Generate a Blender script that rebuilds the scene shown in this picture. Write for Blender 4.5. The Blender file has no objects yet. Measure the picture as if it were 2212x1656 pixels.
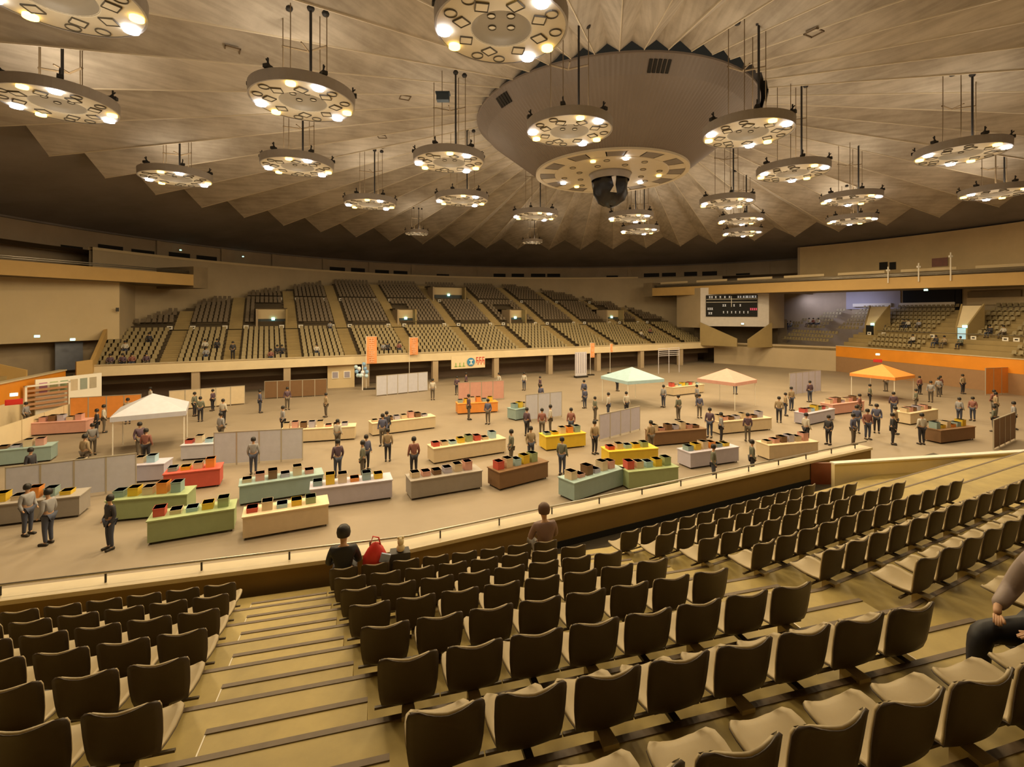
import bpy, bmesh, math, random
from math import sin, cos, pi, radians, sqrt, atan2, hypot
from mathutils import Vector, Matrix
random.seed(7)
scn = bpy.context.scene
COL = scn.collection
# ------------------------------------------------------------------ camera, world, light, exposure
CZ = 7.4                      # lens height above the arena floor
F, CX, YH = 1040.0, 1106.0, 675.0
cam_d = bpy.data.cameras.new('camera'); cam = bpy.data.objects.new('camera', cam_d); COL.objects.link(cam)
cam.location = (0, 0, CZ); cam.rotation_euler = (pi/2, 0, 0)
cam_d.sensor_width = 36; cam_d.lens = F/2212*36; cam_d.shift_y = -(828-YH)/2212
cam_d.clip_start = .05; cam_d.clip_end = 400
scn.camera = cam
w = bpy.data.worlds.new('world'); scn.world = w; w.use_nodes = True
w.node_tree.nodes['Background'].inputs[0].default_value = (1, .85, .6, 1)
w.node_tree.nodes['Background'].inputs[1].default_value = .02
scn.view_settings.view_transform = 'Standard'; scn.view_settings.look = 'None'
scn.view_settings.gamma = 1; scn.view_settings.use_curve_mapping = False
scn.view_settings.exposure = -0.14
LAMP_POWER = 520.0           # watts of each ring's downlight
CEIL_FILL_POWER = 78.0              # upward fill light added over each ring to brighten the ceiling
try:
    scn.cycles.max_bounces = 6; scn.cycles.diffuse_bounces = 4; scn.cycles.glossy_bounces = 2
    scn.cycles.use_denoising = True; scn.cycles.sample_clamp_indirect = 6
    scn.cycles.caustics_reflective = False; scn.cycles.caustics_refractive = False
except Exception: pass

# ------------------------------------------------------------------ helpers
PHI = radians(27.0)
EU = Vector((cos(PHI), sin(PHI))); NV = Vector((-sin(PHI), cos(PHI)))
def UV(u, v): p = EU*u + NV*v; return (p.x, p.y)
def at(px, py, h):
    """ground position of something at height h relative to the lens, seen at px,py of the survey"""
    Z = F*h/(YH-py); return ((px-CX)/F*Z, Z)
def atz(px, Z): return ((px-CX)/F*Z, Z)
C = (7.95, 36.6)
def ray_r(px, r):
    k = (px-CX)/F; a = 1+k*k; b = -2*(k*C[0]+C[1]); c = C[0]**2+C[1]**2-r*r
    return (-b+sqrt(max(b*b-4*a*c, 0)))/(2*a)
def az_px(px, r):
    Z = ray_r(px, r); return atan2(Z-C[1], (px-CX)/F*Z-C[0])

def mat(name, col, rough=.7, metal=0, noise=0, scale=6, col2=None, emit=None, estr=0, bump=0, spec=None):
    m = bpy.data.materials.new(name); m.use_nodes = True
    nt = m.node_tree; b = nt.nodes['Principled BSDF']
    b.inputs['Base Color'].default_value = (*col, 1); b.inputs['Roughness'].default_value = rough
    b.inputs['Metallic'].default_value = metal
    if spec is not None: b.inputs['Specular IOR Level'].default_value = spec
    if noise:
        tc = nt.nodes.new('ShaderNodeTexCoord'); n = nt.nodes.new('ShaderNodeTexNoise'); r = nt.nodes.new('ShaderNodeValToRGB')
        n.inputs['Scale'].default_value = scale; n.inputs['Detail'].default_value = 6; n.inputs['Roughness'].default_value = .62
        nt.links.new(tc.outputs['Object'], n.inputs['Vector']); nt.links.new(n.outputs['Fac'], r.inputs['Fac'])
        c2 = col2 or tuple(x*(1-noise) for x in col)
        r.color_ramp.elements[0].position = .34; r.color_ramp.elements[1].position = .66
        r.color_ramp.elements[0].color = (*c2, 1); r.color_ramp.elements[1].color = (*col, 1)
        nt.links.new(r.outputs['Color'], b.inputs['Base Color'])
        if bump:
            bp = nt.nodes.new('ShaderNodeBump'); bp.inputs['Strength'].default_value = bump; bp.inputs['Distance'].default_value = .02
            nt.links.new(n.outputs['Fac'], bp.inputs['Height']); nt.links.new(bp.outputs['Normal'], b.inputs['Normal'])
    if emit:
        b.inputs['Emission Color'].default_value = (*emit, 1); b.inputs['Emission Strength'].default_value = estr
        try: m.cycles.emission_sampling = 'NONE'
        except Exception: pass
    return m
M = {}
M['step'] = mat('terrace_concrete', (.49, .375, .125), .62, noise=.3, scale=1.3, bump=.15)
M['floor'] = mat('arena_floor', (.31, .25, .18), .6, noise=.15, scale=.25)
M['walk'] = mat('front_walkway_shaded', (.10, .08, .05), .8, noise=.4, scale=1)  # dark colour carries the shadow lying on the walkway
M['nosing'] = mat('step_nosing', (.17, .12, .07), .6, noise=.2, scale=9)
M['screen'] = mat('screen_wall_cream', (.86, .72, .40), .6, noise=.06, scale=1)
M['metal_line'] = mat('pale_metal_strip', (.50, .46, .38), .35, metal=.4)
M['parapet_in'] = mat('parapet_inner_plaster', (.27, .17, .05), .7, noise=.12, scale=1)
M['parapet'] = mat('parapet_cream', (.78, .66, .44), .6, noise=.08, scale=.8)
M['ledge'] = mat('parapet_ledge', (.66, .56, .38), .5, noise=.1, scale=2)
M['orange'] = mat('orange_painted_panel', (.80, .30, .025), .45, noise=.12, scale=.5)
M['redbrown'] = mat('red_brown_board', (.22, .055, .02), .4, noise=.25, scale=2)
M['seat'] = mat('seat_pad_beige', (.42, .335, .19), .55, noise=.08, scale=4)
M['shell'] = mat('seat_shell_shaded', (.060, .040, .026), .5, noise=.12, scale=5)  # shade of the chair backs put into a darker colour than the pads
M['rim'] = mat('seat_rim', (.42, .33, .22), .4)
M['beam'] = mat('seat_beam', (.10, .075, .045), .5)
M['post'] = mat('seat_post', (.66, .55, .32), .5, noise=.15, scale=8)
M['steel'] = mat('dark_steel', (.05, .045, .04), .45, metal=.6)
M['bright_steel'] = mat('brushed_steel_rail', (.55, .52, .45), .3, metal=.85)
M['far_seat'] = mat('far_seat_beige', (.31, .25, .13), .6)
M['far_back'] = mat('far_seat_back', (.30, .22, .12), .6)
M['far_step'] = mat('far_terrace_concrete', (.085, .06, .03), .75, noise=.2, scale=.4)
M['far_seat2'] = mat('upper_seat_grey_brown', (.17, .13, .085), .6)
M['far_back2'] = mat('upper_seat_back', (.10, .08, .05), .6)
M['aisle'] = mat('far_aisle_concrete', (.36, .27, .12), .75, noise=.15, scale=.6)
M['wall_tan'] = mat('wall_tan_plaster', (.50, .40, .26), .75, noise=.12, scale=.25)
M['wall_pale'] = mat('wall_pale_boards', (.66, .53, .32), .7, noise=.08, scale=.3)
M['wall_upper'] = mat('upper_wall_plaster', (.46, .36, .24), .8, noise=.15, scale=.3)
M['wall_side'] = mat('upper_side_wall', (.66, .50, .27), .8, noise=.12, scale=.4)
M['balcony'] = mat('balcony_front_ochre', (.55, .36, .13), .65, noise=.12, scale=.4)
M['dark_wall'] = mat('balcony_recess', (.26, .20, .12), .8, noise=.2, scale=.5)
M['bluewall'] = mat('blue_grey_corrugated', (.48, .46, .52), .6, noise=.08, scale=.5)
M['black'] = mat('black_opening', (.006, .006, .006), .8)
M['darkbrown'] = mat('vent_opening', (.012, .010, .007), .8)
M['annulus'] = mat('outer_ceiling_dark', (.27, .24, .22), .85, noise=.3, scale=.15)
M['cone'] = mat('cone_cladding', (.20, .165, .14), .6, noise=.08, scale=.6)
M['white_disc'] = mat('lamp_underside_cream', (.66, .59, .45), .55, noise=.05, scale=2)
M['drum'] = mat('lamp_drum_grey', (.36, .33, .30), .5, noise=.12, scale=1.5)
M['dish'] = mat('lamp_dish_grey', (.30, .265, .21), .4)
M['glass'] = mat('unlit_lamp_glass', (.72, .66, .52), .2)
M['cable'] = mat('black_cable', (.012, .011, .011), .6)
M['wire'] = mat('thin_rod', (.20, .15, .09), .5, metal=.3)
M['seg_dark'] = mat('disc_segment_grey', (.22, .19, .16), .6)
M['frame'] = mat('lamp_frame_dark', (.10, .085, .06), .6)
M['tarp'] = mat('black_tarp', (.010, .010, .014), .35, bump=.8, noise=.4, scale=3)
M['lampW'] = mat('lit_lamp_white', (1, 1, 1), emit=(.95, .95, 1), estr=14)
M['lampY'] = mat('lit_lamp_yellow', (1, .8, .3), emit=(1, .66, .16), estr=5.5)
M['exit'] = mat('exit_sign_light', (.5, 1, .9), emit=(.40, 1.0, .86), estr=4)
M['edge'] = mat('fold_edge_strip', (.66, .59, .46), .45)
M['sign'] = mat('white_sign_plate', (.85, .82, .74), .5)
M['ink'] = mat('dark_ink', (.03, .025, .02), .6)
M['red'] = mat('red_paint', (.62, .03, .02), .5)
M['led'] = mat('scoreboard_letters', (.8, .78, .7), emit=(.9, .85, .8), estr=.5)
M['ledr'] = mat('scoreboard_digits_red', (.9, .1, .15), emit=(1, .12, .2), estr=.9)
M['skin'] = mat('skin', (.55, .33, .20), .6)
M['hair'] = mat('black_hair', (.012, .010, .009), .5)
M['jeans'] = mat('dark_trousers', (.02, .022, .03), .8)
def plates():
    m = mat('folded_ceiling_plates', (.56, .46, .35), .8); nt = m.node_tree; b = nt.nodes['Principled BSDF']
    tc = nt.nodes.new('ShaderNodeTexCoord'); n1 = nt.nodes.new('ShaderNodeTexNoise'); n2 = nt.nodes.new('ShaderNodeTexNoise')
    n1.inputs['Scale'].default_value = .22; n1.inputs['Detail'].default_value = 8; n1.inputs['Roughness'].default_value = .65
    mp = nt.nodes.new('ShaderNodeMapping'); mp.inputs['Scale'].default_value = (.5, .5, 9)
    n2.inputs['Scale'].default_value = .8; n2.inputs['Detail'].default_value = 5
    nt.links.new(tc.outputs['Object'], n1.inputs['Vector']); nt.links.new(tc.outputs['Object'], mp.inputs['Vector']); nt.links.new(mp.outputs['Vector'], n2.inputs['Vector'])
    r1 = nt.nodes.new('ShaderNodeValToRGB'); r1.color_ramp.elements[0].color = (.34, .30, .25, 1); r1.color_ramp.elements[1].color = (.56, .51, .44, 1)
    r1.color_ramp.elements[0].position = .3; r1.color_ramp.elements[1].position = .62
    r2 = nt.nodes.new('ShaderNodeValToRGB'); r2.color_ramp.elements[0].color = (.80, .79, .77, 1); r2.color_ramp.elements[1].color = (1, 1, 1, 1)
    r2.color_ramp.elements[0].position = .35; r2.color_ramp.elements[1].position = .6
    mx = nt.nodes.new('ShaderNodeMix'); mx.data_type = 'RGBA'; mx.blend_type = 'MULTIPLY'; mx.inputs[0].default_value = 1
    nt.links.new(n1.outputs['Fac'], r1.inputs['Fac']); nt.links.new(n2.outputs['Fac'], r2.inputs['Fac'])
    nt.links.new(r1.outputs['Color'], mx.inputs[6]); nt.links.new(r2.outputs['Color'], mx.inputs[7]); nt.links.new(mx.outputs[2], b.inputs['Base Color'])
    return m
M['plates'] = plates()
_cols = {}
def paint(rgb, rough=.6):
    k = tuple(round(c, 3) for c in rgb)
    if k not in _cols: _cols[k] = mat('paint_%d' % len(_cols), k, rough, noise=.08, scale=3)
    return _cols[k]

class MB:
    def __init__(s): s.v = []; s.f = []; s.mi = []
    def add(s, vs, fs, mi=0):
        o = len(s.v); s.v += [tuple(p) for p in vs]; s.f += [tuple(i+o for i in f) for f in fs]; s.mi += [mi]*len(fs); return s
    def box(s, x0, x1, y0, y1, z0, z1, mi=0, mtx=None):
        vs = [(x, y, z) for z in (z0, z1) for (x, y) in ((x0, y0), (x1, y0), (x1, y1), (x0, y1))]
        if mtx: vs = [tuple(mtx @ Vector(v)) for v in vs]
        return s.add(vs, [(3, 2, 1, 0), (4, 5, 6, 7), (0, 1, 5, 4), (1, 2, 6, 5), (2, 3, 7, 6), (3, 0, 4, 7)], mi)
    def prism(s, pts, z0, z1, mi=0):
        """pts counter-clockwise 2d; z0 / z1 scalars or lists"""
        n = len(pts); za = z0 if isinstance(z0, (list, tuple)) else [z0]*n; zb = z1 if isinstance(z1, (list, tuple)) else [z1]*n
        vs = [(p[0], p[1], za[i]) for i, p in enumerate(pts)] + [(p[0], p[1], zb[i]) for i, p in enumerate(pts)]
        fs = [tuple(range(n-1, -1, -1)), tuple(range(n, 2*n))] + [(i, (i+1) % n, (i+1) % n+n, i+n) for i in range(n)]
        return s.add(vs, fs, mi)
    def wall(s, a, b, th, z0, z1, mi=0, z0b=None, z1b=None):
        """vertical slab from a to b, thickness th to the left-hand side of a->b"""
        d = Vector((b[0]-a[0], b[1]-a[1])); d.normalize(); n = Vector((-d.y, d.x))*th
        pts = [a, b, (b[0]+n.x, b[1]+n.y), (a[0]+n.x, a[1]+n.y)]
        z0b = z0 if z0b is None else z0b; z1b = z1 if z1b is None else z1b
        if th < 0: pts = pts[::-1]; return s.prism(pts, [z0, z0b, z0b, z0], [z1, z1b, z1b, z1], mi)
        return s.prism(pts, [z0, z0b, z0b, z0], [z1, z1b, z1b, z1], mi)
    def lathe(s, prof, n=24, mi=0, a0=0, a1=2*pi, cx=0, cy=0):
        full = abs(a1-a0-2*pi) < 1e-6; m = n if full else n+1; o = len(s.v)
        for k in range(m):
            a = a0+(a1-a0)*k/n
            for r, z in prof: s.v.append((cx+r*cos(a), cy+r*sin(a), z))
        L = len(prof)
        for k in range(n):
            k2 = (k+1) % m
            for i in range(L-1):
                s.f.append((o+k*L+i, o+k2*L+i, o+k2*L+i+1, o+k*L+i+1)); s.mi.append(mi)
        return s
    def tube(s, pts, r, n=6, mi=0):
        pts = [Vector(p) for p in pts]; o = len(s.v)
        for i, p in enumerate(pts):
            d = (pts[min(i+1, len(pts)-1)]-pts[max(i-1, 0)]).normalized()
            up = Vector((0, 0, 1)) if abs(d.z) < .9 else Vector((1, 0, 0))
            a = d.cross(up).normalized(); b = a.cross(d)
            for k in range(n):
                t = 2*pi*k/n; s.v.append(tuple(p+a*cos(t)*r+b*sin(t)*r))
        for i in range(len(pts)-1):
            for k in range(n):
                s.f.append((o+i*n+k, o+i*n+(k+1) % n, o+(i+1)*n+(k+1) % n, o+(i+1)*n+k)); s.mi.append(mi)
        s.f.append(tuple(o+k for k in range(n-1, -1, -1))); s.mi.append(mi)
        s.f.append(tuple(o+(len(pts)-1)*n+k for k in range(n))); s.mi.append(mi)
        return s
    def mesh(s, name, mats, smooth=False):
        me = bpy.data.meshes.new(name); me.from_pydata(s.v, [], s.f)
        for m in (mats if isinstance(mats, (list, tuple)) else [mats]): me.materials.append(m)
        if any(s.mi): me.polygons.foreach_set('material_index', s.mi)
        if smooth: me.polygons.foreach_set('use_smooth', [True]*len(s.f))
        me.update(); return me
def obj(name, me, parent=None, loc=(0, 0, 0), rz=0):
    o = bpy.data.objects.new(name, me); COL.objects.link(o); o.location = loc; o.rotation_euler = (0, 0, rz)
    if parent: o.parent = parent
    return o
def tag(o, label, cat, group=None):
    o['label'] = label; o['category'] = cat
    if group: o['group'] = group
    return o
def empty(name, loc, rz=0):
    return obj(name, None, None, loc, rz)
def struct(o): o['kind'] = 'structure'; return o
def copy_tree(o, parent=None):
    c = o.copy(); COL.objects.link(c)
    if parent is not None: c.parent = parent
    for ch in o.children: copy_tree(ch, c)
    return c
def sorted_ccw(pts):
    cx = sum(p[0] for p in pts)/len(pts); cy = sum(p[1] for p in pts)/len(pts)
    return sorted(pts, key=lambda p: atan2(p[1]-cy, p[0]-cx))
ORD = ['', 'first', 'second', 'third', 'fourth', 'fifth', 'sixth', 'seventh', 'eighth', 'ninth', 'tenth', 'eleventh', 'twelfth', 'thirteenth', 'fourteenth', 'fifteenth', 'sixteenth', 'seventeenth', 'eighteenth', 'nineteenth', 'twentieth',
       'twenty-first', 'twenty-second', 'twenty-third', 'twenty-fourth', 'twenty-fifth', 'twenty-sixth', 'twenty-seventh', 'twenty-eighth', 'twenty-ninth', 'thirtieth']

# ------------------------------------------------------------------ the room shell
RW, RI = 51.6, 48.0
H_EDGE = 8.2
floor = struct(obj('floor', MB().lathe([(0, 0), (RW, 0)], 96).mesh('floor', M['floor'])))
floor.location = (C[0], C[1], 0)
outer = struct(obj('wall_outer', MB().lathe([(RW, 0), (RW, CZ+H_EDGE+.5), (RW+.4, CZ+H_EDGE+.5), (RW+.4, 0)], 128).mesh('wall_outer', M['wall_upper'])))
outer.location = (C[0], C[1], 0)
ceil = struct(obj('ceiling', MB().lathe([(RW+.5, CZ+H_EDGE-.05), (RW-.3, CZ+H_EDGE-.05), (RW-.3, CZ+H_EDGE+.12), (38, CZ+10.9), (34, CZ+12.4), (9, CZ+18)], 96).mesh('ceiling', M['annulus'])))
ceil.location = (C[0], C[1], 0)
# forty-eight folded plates
R0, R1 = 37.0, 10.2
def fold(k):
    a = radians(k*7.5+3.6); da = radians(3.75); mb = MB(); n = 6; th = .12
    def pt(ang, r, z): return (r*cos(ang), r*sin(ang), z)
    rows = []
    for i in range(n+1):
        t = i/n; r = R0+(R1-R0)*t
        zv = CZ+9.6+(14.45-9.6)*t; amp = 1.5*(1-t)+.5*t
        rows.append([(a-da, r, zv+amp), (a, r, zv), (a+da, r, zv+amp)])
    vs = []; 
    for rw in rows:
        for (g, r, z) in rw: vs.append(pt(g, r, z))
    for rw in rows:
        for (g, r, z) in rw: vs.append(pt(g, r, z+th))
    N = 3*(n+1); fs = []
    for i in range(n):
        for j in range(2):
            q = (3*i+j, 3*i+j+1, 3*i+j+4, 3*i+j+3); fs.append(q); fs.append(tuple(x+N for x in q[::-1]))
    for e in (0, n):
        for j in range(2): fs.append((3*e+j, 3*e+j+1, 3*e+j+1+N, 3*e+j+N))
    mb.add(vs, fs)
    o = obj('ceiling_plate', mb.mesh('ceiling_plate', M['plates']), ceil)
    es = MB(); prev = None
    for i in range(n):
        p = Vector(vs[3*i+1]); q = Vector(vs[3*i+4]); d = Vector((-sin(a), cos(a), 0))*.02
        es.add([p-d-Vector((0, 0, .05)), p+d-Vector((0, 0, .05)), p+d+Vector((0, 0, .02)), p-d+Vector((0, 0, .02)), q-d-Vector((0, 0, .05)), q+d-Vector((0, 0, .05)), q+d+Vector((0, 0, .02)), q-d+Vector((0, 0, .02))],
               [(0, 1, 5, 4), (1, 2, 6, 5), (2, 3, 7, 6), (3, 0, 4, 7), (3, 2, 1, 0), (4, 5, 6, 7)])
    obj('edge_strip', es.mesh('edge_strip', M['edge']), o)
for k in range(48): fold(k)
def ceil_h(x, y):
    r = hypot(x-C[0], y-C[1]); t = (R0-r)/(R0-R1)
    if t < 0: return CZ+9.6+1.0*t*0+.6
    return CZ+9.6+4.85*t+.75*(1-t)+.3
# hatch frames visible on the ceiling plates
def hatch(px, py):
    best = None
    for i in range(200):
        Z = 8+i*.3; X = (px-CX)/F*Z; h = (YH-py)*Z/F+CZ
        d = abs(h-(ceil_h(X, Z)-.35))
        if best is None or d < best[0]: best = (d, X, Z, h)
    _, X, Z, h = best
    a = atan2(Z-C[1], X-C[0]); mb = MB(); s = .32
    for (x0, x1, y0, y1) in ((-s, s, -s, -s+.05), (-s, s, s-.05, s), (-s, -s+.05, -s, s), (s-.05, s, -s, s)): mb.box(x0, x1, y0, y1, -.02, .03)
    mb.box(-s, s, -s, s, .03, .05, 1)
    o = obj('hatch_frame', mb.mesh('hatch_frame', [M['nosing'], M['plates']]), ceil, (X-C[0], Z-C[1], h-.12), a)
for p in ((278, 92), (502, 103), (1758, 66), (875, 207), (825, 292)): hatch(*p)

# central cone
t = tag(empty('ceiling_cone', (C[0]-.45, C[1], CZ+10.53)), 'huge ribbed inverted cone hanging at the centre of the folded ceiling', 'ceiling cone')
mb = MB(); n = 208
prof = [(10.1, 3.82), (9.35, 2.95), (5.6, 0.06)]
vs = []; 
for k in range(n*2):
    a = pi*k/n; dr = .05 if k % 2 else 0
    for r, z in prof: vs.append(((r-dr)*cos(a), (r-dr)*sin(a), z))
fs = [(k*3+i, ((k+1) % (2*n))*3+i, ((k+1) % (2*n))*3+i+1, k*3+i+1) for k in range(2*n) for i in range(2)]
mb.add(vs, fs); obj('cone_cladding', mb.mesh('cone_cladding', M['cone']), t)
obj('top_rim', MB().lathe([(10.15, 3.78), (10.15, 3.9), (9.4, 3.9), (9.4, 3.78), (10.15, 3.78)], 96).mesh('top_rim', M['cone']), t)
obj('bottom_rim', MB().lathe([(5.68, -.04), (5.68, .12), (5.36, .12), (5.36, -.04), (5.68, -.04)], 72).mesh('bottom_rim', M['white_disc']), t)
seg = MB().lathe([(5.38, 0), (4.25, 0), (4.25, .08), (5.38, .08), (5.38, 0)], 4, a0=radians(.5), a1=radians(14.5))
sd = seg.mesh('disc_segment', M['seg_dark']); sl = seg.mesh('disc_segment_pale', M['white_disc'])
for k in range(24):
    o = obj('disc_segment', sd if k % 2 else sl, t, (0, 0, 0), radians(15*k))
    o['label'] = ('grey' if k % 2 else 'cream')+' segment of the outer ring of the disc'
disc = obj('inner_disc', MB().lathe([(4.25, .02), (4.2, -.04), (0, -.04)], 64).mesh('inner_disc', M['white_disc']), t)
def lampdisc(name, m, r=.16, h=.05): return MB().lathe([(0, -h), (r, -h), (r, h), (0, h)], 16).mesh(name, m)
def ringlamp(name, r=.2): return MB().lathe([(0, -.012), (r*.88, -.012)], 16, 1).lathe([(r*.88, -.012), (r*.88, -.045), (r, -.045), (r, 0)], 16).mesh(name, [M['frame'], M['glass']])
LW, LY = lampdisc('lit_lamp_w', M['lampW'], .21), lampdisc('lit_lamp_y', M['lampY'], .19)
for (dx, dn, wh) in ((-.34, .62, 0), (.04, .74, 1), (.66, -.02, 0), (.5, -.38, 1), (-.6, -.42, 1), (-.38, -.62, 0)):
    obj('lit_lamp', LW if wh else LY, disc, (dx*5.6, -dn*5.4, -.1))
um = ringlamp('unlit_lamp', .22); ug = MB().lathe([(0, -.05), (.17, -.05)], 14).mesh('unlit_glass', M['glass'])
for k in range(8):
    a = radians(k*45+12)
    for r in (2.5, 3.55):
        obj('unlit_lamp', um, disc, (r*cos(a+(.3 if r > 3 else 0)), r*sin(a+(.3 if r > 3 else 0)), -.04))
for (px, py) in ((1437, 138), (1110, 186), (1250, 150)):
    if px == 1250: continue
    a = None
    Zc = C[1]-sqrt(max(9.4**2-((px-CX)/F*29-C[0])**2, 1)); X = (px-CX)/F*Zc; a = atan2(Zc-C[1], X-C[0])
    for q in range(5):
        b = a+radians((q-2)*1.55); 
        vb = MB().box(-.09, .09, -.05, .06, -.36, .36)
        tt = .25; r = 9.62; z = 3.3
        o = obj('vent_slot', vb.mesh('vent_slot', M['darkbrown']), t, (r*cos(b), r*sin(b), z)); o.rotation_euler = (radians(-40), 0, b-pi/2)
# covered speaker cluster
t = tag(empty('speaker_cluster', (C[0]-.5, C[1]-.1, CZ+8.03)), 'speaker cluster wrapped in black sheeting under the ceiling cone', 'speaker')
mb = MB(); nn = 28
pr = [(0, 0), (.55, .05), (.95, .35), (1.22, .9), (1.3, 1.5), (1.32, 2.15), (1.2, 2.2), (0, 2.2)]
vs = []
for k in range(nn):
    a = 2*pi*k/nn
    for i, (r, z) in enumerate(pr):
        q = 1+.07*sin(5*a+i*1.3)+.04*sin(9*a-i); vs.append((r*q*cos(a), r*q*sin(a), z+.06*sin(3*a+i)))
mb.add(vs, [(k*8+i, ((k+1) % nn)*8+i, ((k+1) % nn)*8+i+1, k*8+i+1) for k in range(nn) for i in range(7)])
obj('black_cover', mb.mesh('black_cover', M['tarp'], True), t)
obj('collar', MB().lathe([(1.42, 1.95), (1.5, 2.3), (1.6, 2.45), (1.1, 2.46)], 32).mesh('collar', M['drum'], True), t)
mb = MB(); mb.add([(-.18, -1.36, 1.9), (.16, -1.36, 2.0), (.1, -1.37, 1.3), (.22, -1.3, .75), (-.28, -1.32, .8), (-.02, -1.37, 1.25)], [(0, 5, 2, 1), (5, 4, 3, 2)])
mb.add([(-.18, -1.34, 1.9), (.16, -1.34, 2.0), (.1, -1.35, 1.3), (.22, -1.28, .75), (-.28, -1.3, .8), (-.02, -1.35, 1.25)], [(1, 2, 5, 0), (2, 3, 4, 5)])
obj('gap_in_cover', mb.mesh('gap_in_cover', M['glass']), t)

# ------------------------------------------------------------------ ring lamps
HR = 8.8
LIT = [(-81, 0), (-49, 1), (33, 0), (61, 1), (151, 0), (179, 1)]
UN = [-28, 4, 94, 120, -122, -150]
M_drum = MB().lathe([(2.0, .0), (2.06, .0), (2.08, .44), (1.96, .46), (1.94, .06)], 56).mesh('drum_rim', M['drum'], False)
M_dk = MB().lathe([(2.0, .02), (.97, .0), (.93, .03)], 56).mesh('underside_disc', M['white_disc'])
M_top = MB().lathe([(1.95, .3), (.5, .36), (.5, .5), (.0, .5)], 40).mesh('top_plate', M['drum'])
M_dish = MB().lathe([(.95, .01), (.86, .14), (.7, .26), (0, .29)], 40).mesh('centre_dish', M['dish'], True)
M_un = ringlamp('unlit_round', .2)
M_sq = MB(); s = .2
for q in ((-s, s, -s, -s+.02), (-s, s, s-.02, s), (-s, -s+.02, -s, s), (s-.02, s, -s, s)): M_sq.box(*q, -.05, 0)
M_sq.box(-s+.03, s-.03, -s+.03, s-.03, -.03, 0, 1); M_sq = M_sq.mesh('square_lamp', [M['frame'], M['glass']])
M_clamp = MB().box(-.16, .16, -.1, .1, 0, .14).box(-.03, .03, -.02, .02, .1, .42).tube([(-.12, 0, .14), (.1, 0, .34)], .03, 5).mesh('clamp', M['cable'])
M_rod = MB().tube([(0, 0, 0), (0, 0, 1)], .022, 5).mesh('suspension_rod', M['wire'])
M_cab = MB().tube([(0, 0, 0), (0, 0, 1)], .055, 6).mesh('power_cable', M['cable'])
M_brk = MB().tube([(-.95, .1, 0), (0, .55, 0), (.95, .1, 0)], .045, 6).tube([(0, .55, 0), (0, -.2, 0)], .035, 5).mesh('hanging_bar', M['wire'])
M_pul = MB().lathe([(0, -.12), (.12, -.1), (.16, 0), (.1, .1), (0, .12)], 10).mesh('pulley', M['cable'], True)
M_un2 = ringlamp('dish_lamp', .13)
def make_ring():
    t = empty('ring_lamp', (0, 0, 0))
    obj('drum_rim', M_drum, t); d = obj('underside_disc', M_dk, t); obj('top_plate', M_top, t)
    ds = obj('centre_dish', M_dish, t)
    for k in range(4): a = radians(45+90*k); obj('dish_lamp', M_un2, ds, (.42*cos(a), .42*sin(a), .27))
    for a, wh in LIT:
        a = radians(a); obj('lit_lamp', LW if wh else LY, t, (1.79*cos(a), 1.79*sin(a), -.03))
    for a in UN: a = radians(a); obj('round_lamp', M_un, t, (1.7*cos(a), 1.7*sin(a), .015))
    for k in range(8):
        a = radians(k*45+20); obj('square_lamp', M_sq, t, (1.27*cos(a), 1.27*sin(a), .005), a+.6)
    for k in range(6):
        a = radians(k*60+15); obj('clamp', M_clamp, t, (1.98*cos(a), 1.98*sin(a), .46), a)
    for (x, y) in ((-.9, .1), (-.35, -.4), (.5, .5), (.95, .1)):
        obj('suspension_rod', M_rod, t, (x, y, .3))
    obj('power_cable', M_cab, t, (.42, -.25, .3))
    b = obj('hanging_bar', M_brk, t, (0, 0, 2))
    obj('pulley', M_pul, t, (-.55, -.1, 3)); obj('pulley', M_pul, t, (.42, -.25, 3)); obj('pulley', M_pul, t, (.9, .1, 3))
    return t
RINGS = [((1083, 65), 'ring lamp nearest the camera, cut by the top edge beside the ceiling cone'),
 ((655, 222), 'large ring lamp with visible rods, left of the cone'),
 ((1230, 285), 'ring lamp hanging in front of the cone'),
 ((1615, 290), 'ring lamp just right of the cone'),
 ((125, 228), 'stretched large ring lamp at the left edge beside a dark shadow'),
 ((2075, 335), 'large ring lamp near the right edge, its pulleys on the ceiling'),
 ((970, 352), 'ring lamp left of the cone under a small blue ceiling box'),
 ((643, 362), 'ring lamp directly below the large ring lamp with visible rods'),
 ((1712, 375), 'ring lamp behind and to the right of the one beside the cone'),
 ((380, 387), 'ring lamp low on the left over the saw-tooth ceiling edge'),
 ((998, 434), 'smaller ring lamp below the one near the blue box'),
 ((1838, 433), 'upper of the two stacked ring lamps right of centre'),
 ((800, 442), 'small ring lamp low left of centre on long rods'),
 ((1570, 440), 'topmost of the three stacked small ring lamps right of the cone'),
 ((1157, 468), 'small ring lamp low under the left side of the cone disc'),
 ((2150, 420), 'low ring lamp cut by the right edge of the view'),
 ((1362, 472), 'upper of two small ring lamps right of the black speaker cluster'),
 ((1382, 500), 'lower of two small ring lamps right of the black speaker cluster'),
 ((1600, 478), 'middle one of the three stacked small ring lamps'),
 ((1603, 505), 'lowest of the three stacked small ring lamps'),
 ((1840, 478), 'lower of the two stacked ring lamps right of centre'),
 ((900, 505), 'tiny unlit ring lamp far away left of the small blurred lamp pair'),
 ((1150, 524), 'tiny unlit ring lamp farthest away, below the cone'),
 ((120, -8), 'ring lamp cut by the top left corner of the view')]
proto = None
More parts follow.
